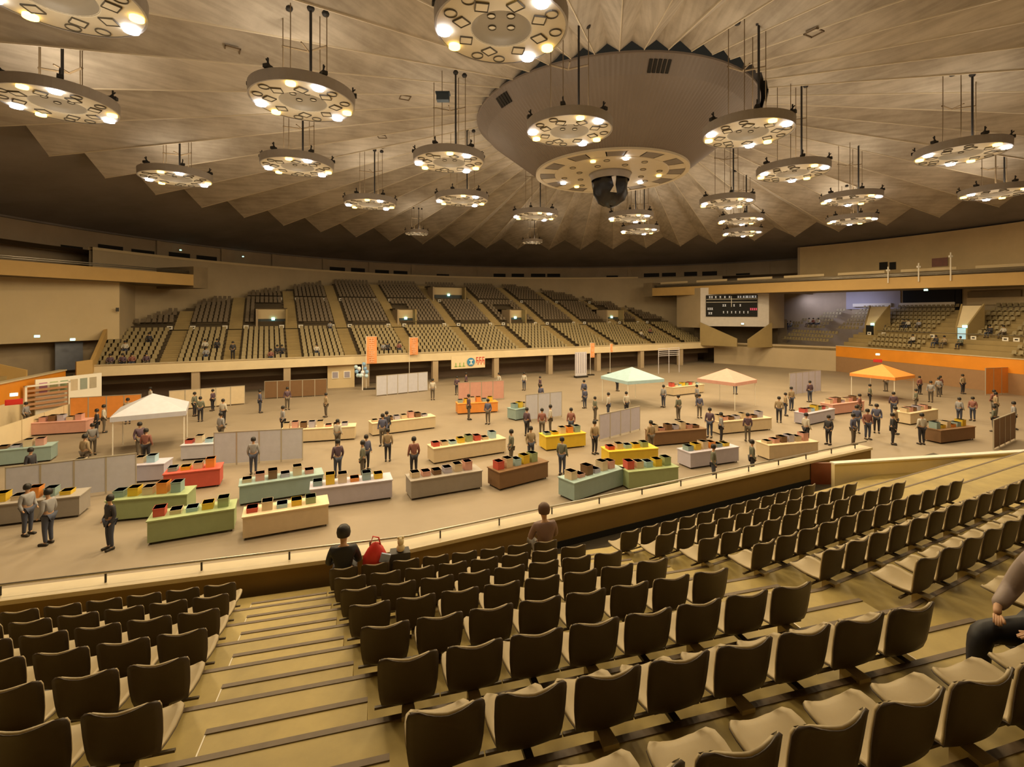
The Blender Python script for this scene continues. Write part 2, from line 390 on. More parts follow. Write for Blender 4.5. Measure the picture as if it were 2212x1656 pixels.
def fit_ring(o, X, Y):
    z0 = CZ+HR; hc = ceil_h(X, Y)-z0
    o.location = (X, Y, z0)
    for c in o.children:
        n = c.name.split('.')[0]
        if n in ('suspension_rod', 'power_cable'): c.scale = (1, 1, max(hc-.3, .4))
        elif n == 'hanging_bar': c.location.z = hc*.62
        elif n == 'pulley': c.location.z = hc-.02-.1*(c.location.x > 0)
ld = bpy.data.lights.new('ring_downlight', 'AREA'); ld.shape = 'DISK'; ld.size = 2.4; ld.energy = LAMP_POWER; ld.color = (1, .75, .41); ld.spread = pi
lp = bpy.data.lights.new('ring_fill', 'POINT'); lp.shadow_soft_size = .5; lp.energy = 62.0; lp.color = (1, .84, .62)  # added fill hanging free below each ring, no such lamp there
lu = bpy.data.lights.new('ring_ceiling_fill', 'AREA'); lu.shape = 'DISK'; lu.size = 1.5; lu.energy = CEIL_FILL_POWER; lu.color = (1, .80, .56); lu.spread = pi
unlit_mat = lampdisc('unlit_lamp_disc', M['glass'], .18)
M_small = MB().lathe([(0, -.25), (1.3, -.2), (1.9, .0), (1.95, .3), (1.8, .45), (0, .5)], 28).mesh('small_drum', M['white_disc'])
for i, ((px, py), lab) in enumerate(RINGS):
    X, Y = at(px, py, HR)
    if i == 0: proto = make_ring(); o = proto
    else: o = copy_tree(proto)
    fit_ring(o, X, Y); tag(o, lab, 'ceiling lamp', 'ring lamps hung from the ceiling')
    if px in (900, 1150):
        for c in o.children:
            if c.name.startswith('lit_lamp'): c.data = unlit_mat
        for c in o.children:
            if c.name.startswith('drum_rim'): pass
        o.scale = (.62, .62, .8)
        continue
    for nm, dat, z, rx in (('lamp_beam', ld, -.15, 0), ('ceiling_fill', lu, .62, pi), ('added_fill', lp, -1.5, 0)):
        l = bpy.data.objects.new(nm, dat); COL.objects.link(l); l.parent = o; l.location = (0, 0, z); l.rotation_euler = (rx, 0, 0)
tag(obj('ceiling_box', MB().box(-.35, .35, -.2, .2, -.4, 0).box(-.4, .4, -.24, .24, -.02, .06).mesh('ceiling_box', paint((.03, .05, .07))), None, (-3.9, 27.2, CZ+12.35)), 'small dark blue box on the ceiling above the ring lamp left of the cone', 'box')

# lamps of the same outer circle that hang above and beside the camera, out of the frame
ld2 = ld.copy(); ld2.energy = LAMP_POWER*.55
for i, az in enumerate((-113, -94, -75, -56, -37)):
    X, Y = C[0]+30*cos(radians(az)), C[1]+30*sin(radians(az)); o = copy_tree(proto); fit_ring(o, X, Y)
    for c in o.children:
        if c.name.startswith('lamp_beam'): c.data = ld2
    tag(o, 'ring lamp above the near stand outside the view, %s from the left' % ORD[i+1], 'ceiling lamp', 'ring lamps above the near stand')
# ------------------------------------------------------------------ near stand
TH, K, D, HS = .266, .151, .9, .315
TH2 = .459
Y0 = -4.0
BC, BL, BR = Vector((-2.435, 7.588)), Vector((-4.101, 7.13)), Vector((2.384, 8.923))
rC = Vector((cos(TH), sin(TH))); tC = Vector((sin(TH), -cos(TH)))
rR = Vector((cos(TH2), sin(TH2))); tR = Vector((sin(TH2), -cos(TH2)))
def rowC(j): return BC+(rC*K+tC*D)*j
def rowL(j): return BL+(rC*K+tC*D)*j
def rowR(j): return BR+tR*D*j
def bend(j, off=0.):
    a = rowC(j)-tC*off; b = rowR(j)-tR*off
    den = rC.x*rR.y-rC.y*rR.x; d = b-a; s_ = (d.x*rR.y-d.y*rR.x)/den
    return a+rC*s_
def zt(j): return CZ+Y0-.76+HS*j      # tread height of row j
def line(j, off=.06):                 # riser in front of row j+1
    a = rowC(j)-tC*off; b = rowR(j)-tR*off
    return [a-rC*9.0, bend(j, off), b+rR*15.0]
terrace = struct(obj('floor_terrace', None))
for j in range(0, 14):
    A = line(j-1); B = line(j)
    pts = [tuple(A[0]), tuple(A[1]), tuple(A[2]), tuple(B[2]), tuple(B[1]), tuple(B[0])][::-1]
    o = obj('tread_slab', MB().prism(pts, zt(j)-.62, zt(j)).mesh('tread_slab', M['step']), terrace)
    nb = MB()
    for (p, q) in ((A[0], A[1]), (A[1], A[2])):
        d = (q-p).normalized(); n_ = Vector((-d.y, d.x))
        if j > 0: nb.prism([tuple(p+n_*.012), tuple(p-n_*.035), tuple(q-n_*.035), tuple(q+n_*.012)], zt(j)-.045, zt(j)+.006)
    if nb.v: obj('slab_edge', nb.mesh('slab_edge', M['nosing']), o)
# front walkway and parapet
PT, PB = CZ-4.38, CZ-5.08
def pline(off): # polyline along the parapet at distance off in front of row -1
    a = Vector((-3.37, 8.56)); c = a-tC*off
    q = Vector((9.0, 14.35)); e = q-tR*off
    den = rC.x*rR.y-rC.y*rR.x; d = e-c; s_ = (d.x*rR.y-d.y*rR.x)/den
    return [c-rC*9.5, c+rC*s_, e+rR*3.0]
A = line(-1); PL = pline(0)
obj('walkway_slab', MB().prism([tuple(p) for p in (A[0]-rC*2, A[1], A[2], PL[2]+rR*4, PL[2], PL[1], PL[0])], PB-.3, PB).mesh('walkway_slab', M['walk']), terrace)
wn = struct(obj('wall_near', None))
PL2 = pline(.28)
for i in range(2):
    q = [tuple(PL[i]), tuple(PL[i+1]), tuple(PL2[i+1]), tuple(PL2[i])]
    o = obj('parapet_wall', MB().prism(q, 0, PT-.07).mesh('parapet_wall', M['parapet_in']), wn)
    g_ = pline(-.02); obj('base_shade_strip', MB().prism([tuple(g_[i]), tuple(g_[i+1]), tuple(PL[i+1]), tuple(PL[i])], PB, PB+.14).mesh('base_shade_strip', M['black']), wn)  # black strip put in for the dark of the gap under the parapet
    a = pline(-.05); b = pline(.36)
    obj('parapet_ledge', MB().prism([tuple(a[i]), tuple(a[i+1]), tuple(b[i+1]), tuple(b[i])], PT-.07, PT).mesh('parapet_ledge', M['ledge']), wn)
rl = pline(.14)
t = tag(empty('handrail', (rl[1].x, rl[1].y, PT)), 'low steel handrail on the ledge of the near parapet', 'handrail')
rail = [Vector((p.x-rl[1].x, p.y-rl[1].y, .16)) for p in rl]
obj('rail', MB().tube(rail, .022, 8).mesh('rail', M['bright_steel'], True), t)
pm = MB().tube([(0, 0, 0), (0, 0, .16)], .016, 6).mesh('rail_post', M['steel'])
for i in range(2):
    L = (rail[i+1]-rail[i]).length; k = int(L/1.25)
    for q in range(k):
        p = rail[i].lerp(rail[i+1], (q+.5)/k); obj('rail_post', pm, t, (p.x, p.y, 0))
# low brown board and cream screen wall at the far right of the near stand
a = at(1752, 1000, -4.45); b = at(1801, 1000, -4.45)
pz = CZ-4.45
o = struct(obj('trim_1', MB().wall(a, b, .08, PB, pz).mesh('board', M['redbrown'])))
a = at(1803, 1003, -4.38); b = at(2260, 974, -4.38)
o = struct(obj('wall_screen', MB().wall(a, b, .12, PB-.1, PT).mesh('screen_wall', M['screen'])))
obj('top_cap', MB().wall((a[0], a[1]-.03), (b[0], b[1]-.03), .2, PT, PT+.04).mesh('top_cap', M['sign']), o)
# aisle half-steps
def halfstep(j, s0, s1, depth=.40):
    # stands on tread j in front of the riser of row j+1
    p = rowC(j)-tC*.06; a = p+rC*s0; b = p+rC*s1
    return a, b, depth
def stepbox(par, a, b, z0, z1, depth, front):
    q = [tuple(a), tuple(b), tuple(b-front*depth), tuple(a-front*depth)]
    o = obj('half_step', MB().prism(q, z0, z1).mesh('half_step', M['step']), par)
    e0, e1 = a-front*depth, b-front*depth
    obj('step_edge', MB().prism([tuple(e0-front*.012), tuple(e0+front*.035), tuple(e1+front*.035), tuple(e1-front*.012)][::1], z1-.05, z1+.008).mesh('step_edge', M['nosing']), o)
    obj('side_strip', MB().prism([tuple(a+rC*.0), tuple(a-front*depth), tuple(a-front*depth+rC*.010), tuple(a+rC*.010)], z0+.01, z1+.004).mesh('side_strip', M['metal_line']), o)
for j in range(0, 8):
    z0 = zt(j) if j >= 0 else PB
    z1 = z0+HS/2
    p = rowC(j)-tC*.06
    stepbox(terrace, p+rC*(-1.62), p+rC*(-.50), z0, z1, .42, tC)
    a = p+rC*(3.36+.12); b = bend(j, .06); 
    q = rowR(j)-tR*.06-rR*(.42+.12)
    if j >= 0:
        stepbox(terrace, a, a+rC*min((q-a).length*.92, 1.15), z0, z1, .42, tC)

# ---- chairs: one shell seat, copied
def chair_sheets():
    # profile (y forward, z up) of the sitting surface from top of back to front lip
    prof = [(-.030, .765, .185), (-.022, .755, .205), (-.005, .70, .212), (.016, .62, .212), (.034, .53, .208), (.050, .45, .198), (.070, .395, .186), (.11, .365, .182), (.18, .358, .192), (.28, .364, .205), (.38, .380, .208), (.44, .386, .198), (.475, .380, .170), (.488, .368, .13)]
    nx = 10
    def surf(i, k):
        y, z, hw = prof[i]; u = -1+2*k/nx
        x = hw*u; top = i < 5
        edge = abs(u)**2.2
        if i <= 6:   # back: corners come forward and rise slightly
            yy = y+.055*edge*(1-.1*i); zz = z+(.018*abs(u) if i < 3 else 0)-(.022*max(0, abs(u)-.8)/.2 if i < 2 else 0)-.012*(1-edge)*(i < 2)
            yy += .0
        else:
            yy = y; zz = z+.028*edge-.012*(1-edge)
        return Vector((x, yy, zz))
    g = [[surf(i, k) for k in range(nx+1)] for i in range(len(prof))]
    def norm(i, k):
        a = g[min(i+1, len(g)-1)][k]-g[max(i-1, 0)][k]; b = g[i][min(k+1, nx)]-g[i][max(k-1, 0)]
        return a.cross(b).normalized()*-1
    def sheet(o0, o1, shrink=1.0):
        mb = MB(); R_, Cn = len(g), nx+1
        vs = []
        for off in (o0, o1):
            for i in range(R_):
                for k in range(Cn): p = g[i][k]+norm(i, k)*off; vs.append((p.x*shrink, p.y, p.z))
        N = R_*Cn; fs = []
        for i in range(R_-1):
            for k in range(nx):
                q = (i*Cn+k, i*Cn+k+1, (i+1)*Cn+k+1, (i+1)*Cn+k); fs.append(q[::-1]); fs.append(tuple(x+N for x in q))
        for k in range(nx):
            fs.append((k, k+1, k+1+N, k+N)); e = (R_-1)*Cn; fs.append((e+k+1, e+k, e+k+N, e+k+1+N))
        for i in range(R_-1):
            fs.append(((i+1)*Cn, i*Cn, i*Cn+N, (i+1)*Cn+N)); fs.append((i*Cn+nx, (i+1)*Cn+nx, (i+1)*Cn+nx+N, i*Cn+nx+N))
        return mb.add(vs, fs)
    return sheet
sh = chair_sheets()
n0 = sh(0, .012); 
me_pad = sh(.001, .017, 1.0).mesh('seat_pad', M['seat'], True)
me_shell = sh(-.007, 0, .995).mesh('shell', M['shell'], True)
me_br = MB().box(-.11, .11, .14, .30, .325, .35).box(-.025, .025, .06, .30, .30, .33).mesh('bracket', M['beam'])
me_post = MB().prism([(-.05, .0), (.05, .0), (.04, .16), (-.04, .16)], 0, .345).box(-.06, .06, -.03, .18, 0, .012).mesh('post', M['post'])
me_beam = MB().box(-.235, .235, .165, .185, .305, .322).mesh('beam', M['beam'])
def make_chair():
    t = empty('stadium_seat', (0, 0, 0))
    obj('seat_pad', me_pad, t); obj('shell', me_shell, t); obj('bracket', me_br, t); obj('beam', me_beam, t); obj('post', me_post, t)
    return t
chair0 = None
def place_chair(corner, r, tt, z, label, group, post):
    global chair0
    if chair0 is None: chair0 = make_chair(); o = chair0
    else: o = copy_tree(chair0)
    p = corner-r*.21
    o.location = (p.x, p.y, z); o.rotation_euler = (0, 0, atan2(r.y, r.x)); tag(o, label, 'seat', group)
    if not post:
        for c in list(o.children):
            if c.name.startswith('post') and o is not chair0: bpy.data.objects.remove(c)
    return o
RN = ['front', 'second', 'third', 'fourth', 'fifth', 'sixth', 'seventh', 'eighth', 'ninth']
for j in range(8):
    for i in range(8 if j < 7 else 10):
        place_chair(rowC(j)+rC*.48*i, rC, tC, zt(j), 'dark-backed seat, %s from the stepped aisle, %s row of centre block' % (ORD[i+1], RN[j]), 'seats of the centre block', (i+j) % 2 == 0 or i == 0)
for j in range(7):
    for i in range(8):
        p = rowL(j)-rC*.48*i
        if (p.x-.1)/max(p.y, .1)*F+CX < -40: break
        place_chair(p, rC, tC, zt(j), 'dark-backed stadium seat, %s left of the stepped aisle, %s row of left block' % (ORD[i+1], RN[j]), 'seats of the left block', i % 2 == 0)
for j in range(8):
    for i in range(12):
        p = rowR(j)+rR*.482*i
        if (p.x-.5)/max(p.y, .1)*F+CX > 2240: break
        place_chair(p, rR, tR, zt(j), 'dark-backed stadium seat, %s from the left end, %s row of right block' % (ORD[i+1], RN[j]), 'seats of the right block', i % 2 == 0)

# ------------------------------------------------------------------ far side: walls
def arc_wall(name, px0, px1, r, z0, z1, m, th=.4, parent=None, n=None, z1b=None):
    a1, a0 = az_px(px0, r), az_px(px1, r)
    while a1 < a0: a1 += 2*pi
    n = n or max(2, int((a1-a0)/radians(2)))
    prof = [(r, z0), (r, z1), (r+th, z1), (r+th, z0)]
    me = MB().lathe(prof, n, a0=a0, a1=a1).mesh(name, m)
    o = obj(name, me, parent); 
    if parent is None: o.location = (C[0], C[1], 0)
    return o
HI = 6.15
wi = struct(arc_wall('wall_far', 200, 1560, RI, 0, CZ+HI-.25, M['wall_tan']))
arc_wall('wall_cap', 200, 1378, RI-.05, CZ+HI-.25, CZ+HI, M['wall_pale'], .5, wi)
obj('gallery_floor', MB().lathe([(RI+.3, CZ+HI-.3), (RW, CZ+HI-.3)], 60, a0=0, a1=2*pi).mesh('gallery_floor', M['dark_wall']), wi)
# slots in the upper outer wall
def wall_rect(name, par, px0, px1, py0, py1, r, m, out=.12):
    pa, pb = az_px(px0, r), az_px(px1, r); pm_ = (px0+px1)/2; Z = ray_r(pm_, r)
    if pa < pb: pa += 2*pi
    h0, h1 = (YH-py1)*Z/F, (YH-py0)*Z/F
    me = MB().lathe([(r-out, CZ+h0), (r-out, CZ+h1), (r+.3, CZ+h1), (r+.3, CZ+h0), (r-out, CZ+h0)], 2, a0=pb, a1=pa).mesh(name, m)
    return obj(name, me, par)
for (x0, x1, y0, y1) in ((211, 265, 530, 545), (283, 333, 540, 556), (364, 410, 546, 560), (424, 468, 553, 566), (130, 178, 531, 538), (617, 642, 578, 584), (712, 745, 577, 587), (758, 788, 579, 590), (810, 840, 583, 592), (850, 880, 585, 594),
      (943, 970, 592, 598), (1066, 1092, 591, 598), (1105, 1132, 591, 598), (1147, 1178, 591, 598), (1182, 1210, 591, 598), (1310, 1335, 595, 600), (1391, 1424, 590, 598), (1430, 1460, 589, 597), (1478, 1506, 587, 596), (1517, 1549, 586, 595), (1590, 1620, 590, 594)):
    wall_rect('slot_opening', outer, x0, x1, y0, y1, RW, M['darkbrown'], .06)
# plaster piers between the slots
for px in (340, 480, 590, 700, 800, 892, 1035, 1222, 1360, 1565, 1660):
    wall_rect('wall_pier', outer, px-4, px+4, 500, 606, RW, M['wall_upper'], .22)
# right upper wall block
RB = 45.2
a1 = az_px(1728, RB); a0 = a1-radians(46)
me = MB().lathe([(RB, CZ+2.7), (RB, CZ+9.2), (RW, CZ+9.2)], 30, a0=a0, a1=a1)
Zb = ray_r(1728, RB)
me = me.mesh('upper_block', M['wall_side']); o = obj('upper_block', me, outer)
pe = [(RB*cos(a1), RB*sin(a1)), (RW*cos(a1), RW*sin(a1))]
obj('block_end', MB().wall(pe[0], pe[1], .3, CZ+2.7, CZ+9.2).mesh('block_end', M['wall_upper']), outer)
wall_rect('wall_louvre', o, 1900, 1918, 566, 582, RB, M['darkbrown'], .1).parent = outer
wall_rect('wall_louvre', o, 1922, 1936, 566, 582, RB, M['darkbrown'], .1).parent = outer
wall_rect('wall_panel', o, 2014, 2048, 557, 575, RB, M['redbrown'], .12).parent = outer
# balconies
def balcony(name, pa, pb, htop, hbot, depth, side):
    o = struct(obj(name, None)); a = at(*pa, htop); b = at(*pb, htop)
    d = Vector((b[0]-a[0], b[1]-a[1])).normalized(); n_ = Vector((-d.y, d.x))
    if (Vector(a)-Vector(C)).dot(n_) < 0: n_ = -n_
    def q(p, k): return (p[0]+n_.x*k, p[1]+n_.y*k)
    if side == 'left': a = (a[0]-d.x*6, a[1]-d.y*6)
    else: b = (b[0]+d.x*14, b[1]+d.y*14)
    obj('balcony_front', MB().prism([a, b, q(b, .25), q(a, .25)] if (Vector(b)-Vector(a)).cross(n_) > 0 else [b, a, q(a, .25), q(b, .25)], CZ+hbot, CZ+htop).mesh('balcony_front', M['balcony']), o)
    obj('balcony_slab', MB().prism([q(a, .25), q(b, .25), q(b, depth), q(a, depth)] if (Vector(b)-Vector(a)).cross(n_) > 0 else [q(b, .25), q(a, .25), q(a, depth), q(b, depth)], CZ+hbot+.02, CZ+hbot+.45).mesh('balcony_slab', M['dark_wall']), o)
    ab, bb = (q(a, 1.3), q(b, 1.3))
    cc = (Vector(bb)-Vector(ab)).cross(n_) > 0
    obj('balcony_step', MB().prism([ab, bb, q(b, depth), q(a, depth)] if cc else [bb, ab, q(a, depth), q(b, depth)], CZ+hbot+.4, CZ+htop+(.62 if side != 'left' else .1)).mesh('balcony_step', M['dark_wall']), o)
    for k in (.35, .6):
        p0, p1 = q(a, .6), q(b, .6); obj('guard_pipe', MB().tube([(*p0, CZ+htop+k*.6), (*p1, CZ+htop+k*.6)], .05, 6).mesh('guard_pipe', M['bright_steel'], True), o)
    L = (Vector(b)-Vector(a)).length; nn = int(L/6)
    for i in range(nn if side != 'left' else 0):
        t0, t1 = (i+.12)/nn, (i+.88)/nn
        p0 = Vector(a).lerp(Vector(b), t0); p1 = Vector(a).lerp(Vector(b), t1); p0, p1 = q(p0, 1.2), q(p1, 1.2)
        th = .15 if cc else -.15
        obj('balcony_bench', MB().wall(p0, p1, th, CZ+htop+.62, CZ+htop+.92).mesh('balcony_bench', M['wall_pale']), o)
    return a, b, d, n_, q
LB = balcony('trim_2', (0, 560), (418, 593), 3.9, 2.78, 7, 'left')
RBk = balcony('trim_3', (1409, 622), (2211, 587), 3.9, 2.65, 7, 'right')
# end cheeks of both balconies
for (end, d, n_, q, col, par, sgn) in ((LB[1], LB[2], LB[3], LB[4], M['wall_tan'], 'trim_2', 1), (RBk[0], RBk[2], RBk[3], RBk[4], M['dark_wall'], 'trim_3', -1)):
    e2 = (end[0]+d.x*sgn*1.6, end[1]+d.y*sgn*1.6)
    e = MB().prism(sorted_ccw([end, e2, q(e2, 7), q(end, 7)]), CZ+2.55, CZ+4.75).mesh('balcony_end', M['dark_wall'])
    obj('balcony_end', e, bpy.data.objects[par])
# left corner wall block under the balcony
def block(name, pxs, Zs, h0, h1, th, m, side_m=None):
    a, b = atz(pxs[0], Zs[0]), atz(pxs[1], Zs[1])
    o = struct(obj(name, MB().wall(a, b, th, CZ+h0, CZ+h1).mesh(name, m)))
    return o, a, b
o, a, b = block('wall_left', (-40, 258), (36.5, 44.5), -2.45, 3.2, 5.5, M['wall_pale'])
obj('block_side', MB().wall((b[0]+.02, b[1]), atz(292, 49), .2, CZ-2.7, CZ+3.2).mesh('block_side', M['wall_tan']), o)
obj('passage_back', MB().wall(atz(-60, 37.5), atz(235, 44.9), .3, 0, CZ-2.4).mesh('passage_back', M['wall_upper']), o)
obj('passage_door', MB().wall(atz(118, 41.0), atz(178, 42.7), -.1, CZ-5, CZ-2.55).mesh('passage_door', paint((.22, .24, .30))), o)
obj('speaker_grille', MB().wall(atz(250, 43.9), atz(256, 44.1), -.08, CZ+.1, CZ+.45).mesh('speaker_grille', M['steel']), o)
# right corner scoreboard block
o, a, b = block('wall_right', (1513, 1661), (70, 66.5), -1.95, 3.6, 5, paint((.62, .58, .55)))
obj('block_side', MB().wall(atz(1462, 75), atz(1513, 70), .2, CZ-2.2, CZ+3.6).mesh('block_side', M['wall_tan']), o)
obj('block_side', MB().wall(atz(1661, 66.5), atz(1694, 70), .2, CZ-2.2, CZ+3.6).mesh('block_side', M['wall_tan']), o)
obj('passage_back', MB().wall(atz(1520, 76), atz(1700, 72), .3, 0, CZ-1).mesh('passage_back', M['dark_wall']), o)
# scoreboard
A_, B_ = Vector(atz(1525, 69.72)), Vector(atz(1636, 67.1)); dd = (B_-A_).normalized(); W = (B_-A_).length
t = tag(empty('scoreboard', (A_.x, A_.y, 0), atan2(dd.y, dd.x)), 'black scoreboard with rows of white characters and red digits', 'scoreboard')
z0, z1 = CZ-.55, CZ+2.5
obj('board', MB().box(0, W, -.22, 0, z0, z1).mesh('board', M['black']), t)
ln = MB()
for zz_ in (.80, .66): ln.box(.05, W-.05, -.235, -.222, z0+(z1-z0)*zz_, z0+(z1-z0)*zz_+.05)
ln.box(W*.5, W*.5+.06, -.235, -.222, z0+(z1-z0)*.45, z0+(z1-z0)*.95)
obj('divider_lines', ln.mesh('divider_lines', M['sign']), t)
def chars(name, specs, m):
    mb = MB()
    for (fx, fz, n_, w_, g_) in specs:
        for k in range(n_):
            x = W*fx+k*g_; zc = z0+(z1-z0)*fz; hh = .13
            # small block glyph: two bars and a stem
            mb.box(x, x+w_, -.24, -.222, zc+hh-.05, zc+hh); mb.box(x, x+w_, -.24, -.222, zc-hh, zc-hh+.05); mb.box(x+w_*.4, x+w_*.6, -.24, -.222, zc-hh, zc+hh)
    o = obj(name, mb.mesh(name, m), t); o['kind'] = 'stuff'; return o
chars('white_characters', [(.06, .91, 2, .22, .3), (.18, .91, 4, .22, .6), (.62, .91, 2, .22, .3), (.72, .91, 2, .28, .34), (.80, .91, 3, .22, .28), (.90, .91, 2, .24, .3), (.33, .52, 2, .2, .26), (.54, .52, 1, .2, .3), (.66, .52, 1, .2, .3), (.03, .36, 3, .2, .26), (.05, .15, 2, .22, .28), (.34, .20, 7, .14, .52)], M['led'])
chars('red_digits', [(.86, .34, 4, .18, .23)], M['ledr'])
# stair parapets beside the corner passages
def cheek(name, par, p0, p1, z0a, z0b, h, m, th=.25):
    return obj(name, MB().wall(p0, p1, th, z0a, z0a+h, z0b=z0b, z1b=z0b+h).mesh(name, m), par)

# ------------------------------------------------------------------ far long stand
ft = struct(obj('floor_far_stand', None))
UC, VC = 23.7, 29.0
def ulim(v, r=RI-.3):
    q = r*r-(v-VC)**2
    return sqrt(q) if q > 0 else 0
fs_ = far_wall = struct(obj('wall_far_parapet', None))
u0, u1 = -13.2, 58.5
a, b = UV(u1, 49.5), UV(u0, 49.5)
PZT = CZ-4.25; PZB = CZ-5.12
obj('parapet_front', MB().wall(b, a, .3, PZB, PZT).mesh('parapet_front', M['parapet']), fs_)
obj('parapet_cap', MB().wall(UV(u0, 49.42), UV(u1, 49.42), .45, PZT, PZT+.05).mesh('parapet_cap', M['ledge']), fs_)
obj('soffit', MB().wall(UV(u0, 49.8), UV(u1, 49.8), 6, PZB-.05, PZB+.3).mesh('soffit', paint((.55, .22, .10))), fs_)
obj('under_wall', MB().wall(UV(u0, 52.5), UV(u1, 52.5), .3, 0, PZB).mesh('under_wall', paint((.20, .14, .10))), fs_)
for k in range(10): obj('pillar', MB().wall(UV(u0+.2+k*7.2, 49.6), UV(u0+.8+k*7.2, 49.6), .6, 0, PZB).mesh('pillar', M['wall_upper']), fs_)
rows = []   # (v front of tread, z tread, block)
for k in range(9): rows.append((50.6+.85*k, CZ-4.72+.315*k, 0))
rows.append((58.25, CZ-1.85, -1))
for k in range(8): rows.append((59.6+.85*k, CZ-1.35+.37*k, 1))
rows.append((66.4, CZ+1.5, -2))
for k in range(8): rows.append((67.4+.85*k, CZ+1.8+.335*k, 2))
obj('front_walk', MB().wall(UV(u0, 49.8), UV(u1, 49.8), .8, CZ-5.0, CZ-4.85).mesh('front_walk', M['aisle']), ft)
def urange(v):
    L = ulim(v); return max(UC-L, u0), min(UC+L, u1+ (2 if v > 60 else 0))
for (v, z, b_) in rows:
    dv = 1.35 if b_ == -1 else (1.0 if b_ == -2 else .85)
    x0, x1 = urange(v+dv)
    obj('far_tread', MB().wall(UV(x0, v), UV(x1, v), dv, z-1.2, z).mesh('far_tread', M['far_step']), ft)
# aisles
def u_at(px, v):
    k = (px-CX)/F; Z = v/(NV.x*k+NV.y); return EU.x*k*Z+EU.y*Z
AIS = [u_at(px, 58.5) for px in (389, 508, 630, 739, 860, 980, 1079, 1176, 1258, 1335, 1396, 1456)]
AW = .62
for ai, u in enumerate(AIS):
    for half, blk in ((0, (0, -1)), (1, (1, -2, 2))):
        mb = MB()
        for (v, z, b_) in rows:
            if b_ not in blk: continue
            x0, x1 = urange(v+.85)
            if not (x0+.3 < u < x1-.3): continue
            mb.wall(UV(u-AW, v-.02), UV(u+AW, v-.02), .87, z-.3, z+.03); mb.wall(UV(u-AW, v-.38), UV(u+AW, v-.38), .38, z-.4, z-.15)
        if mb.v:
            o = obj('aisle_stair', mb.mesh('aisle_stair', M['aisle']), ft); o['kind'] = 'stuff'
# vomitories  (px0, px1, block, level rows)
VOM = [(557, 617, 1), (862, 897, 1), (1104, 1135, 1), (1313, 1346, 1), (938, 1004, 2)]
vr = []
for (x0, x1, blk) in VOM:
    v = 59.5 if blk == 1 else 67.3
    ua, ub = u_at(x0, v), u_at(x1, v)
    vr.append((ua, ub, blk))
    zb = CZ-1.85 if blk == 1 else CZ+1.5
    hh = 2.25
    t = tag(empty('stand_entrance', (*UV((ua+ub)/2, v), zb)), {557: 'leftmost entrance opening in the far stand with pale header and exit light', 862: 'second entrance opening in the far stand beside the cream banner aisle', 1104: 'small entrance opening right of centre in the far stand', 1313: 'rightmost entrance opening in the far stand', 938: 'upper entrance opening high in the centre of the far stand'}[x0], 'entrance')
    L = (ub-ua)/2; t.rotation_euler = (0, 0, PHI)
    obj('header', MB().box(-L, L, 1.2, 1.4, 1.15, hh).mesh('header', M['wall_pale']), t)
    obj('opening', MB().box(-L, L, 1.25, 1.35, -.1, 1.15).mesh('opening', paint((.05, .065, .075))), t)
    obj('side_wall', MB().box(-L-.2, -L, 0, 2.6, 0, hh).mesh('side_wall', M['wall_upper']), t)
    obj('side_wall', MB().box(L, L+.2, 0, 2.6, 0, hh).mesh('side_wall', M['aisle']), t)
    obj('roof', MB().box(-L-.2, L+.2, 1.1, 4.2, hh, hh+.12).mesh('roof', M['far_step']), t)
    obj('exit_light', MB().box(-.16+L*.1, .16+L*.1, 1.05, 1.18, 1.0, 1.28).mesh('exit_light', M['exit']), t)
# seats of the far stands: one mesh (past the count of single things)
fsb = MB(); cnt = 0
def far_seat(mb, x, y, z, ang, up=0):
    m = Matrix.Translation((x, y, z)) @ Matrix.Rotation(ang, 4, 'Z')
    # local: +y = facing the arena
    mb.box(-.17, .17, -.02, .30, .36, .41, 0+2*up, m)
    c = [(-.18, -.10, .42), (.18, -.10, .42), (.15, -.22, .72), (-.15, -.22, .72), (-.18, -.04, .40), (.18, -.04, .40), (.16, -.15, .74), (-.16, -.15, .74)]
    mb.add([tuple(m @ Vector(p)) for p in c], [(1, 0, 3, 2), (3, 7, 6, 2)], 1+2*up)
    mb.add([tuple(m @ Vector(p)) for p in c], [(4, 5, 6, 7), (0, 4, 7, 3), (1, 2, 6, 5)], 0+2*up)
for (v, z, b_) in rows:
    if b_ < 0: continue
    x0, x1 = urange(v+.85)
    edges = [x0+.2]+[e for u in AIS for e in (u-AW-.05, u+AW+.05)]+[x1-.2]
    for i in range(0, len(edges), 2):
        a, b = max(edges[i], x0+.2), min(edges[i+1], x1-.2)
        n_ = int((b-a)/.48)
        for k in range(n_):
            u = (a+b)/2+(k-(n_-1)/2)*.48
            if any(lo-.35 < u < hi+.35 and blk == b_ and v < (64.5 if blk == 1 else 72) for lo, hi, blk in vr): continue
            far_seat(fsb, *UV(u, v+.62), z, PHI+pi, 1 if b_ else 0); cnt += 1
# aisle signs
NS = 0
me_sign = MB().box(-.24, .24, -.03, .0, 0, .36).box(-.12, .12, -.045, -.031, .12, .25, 1).mesh('aisle_sign', [M['sign'], M['ink']])
for vi, (v, z, nm) in enumerate(((59.45, CZ-1.72, 'lower'), (67.25, CZ+1.55, 'upper'))):
    for ai, u in enumerate(AIS):
        x0, x1 = urange(v+1)
        if not (x0+1 < u < x1-1): continue
        for s_ in (-1, 1):
            p = UV(u+s_*.98, v-.1)
            o = obj('aisle_sign', me_sign, None, (p[0], p[1], z), PHI)
            tag(o, 'white sign %s the %s aisle from left, %s cross-walk, far stand' % ('left of' if s_ < 0 else 'right of', ORD[ai+1], nm), 'sign', 'aisle signs of the far stand')
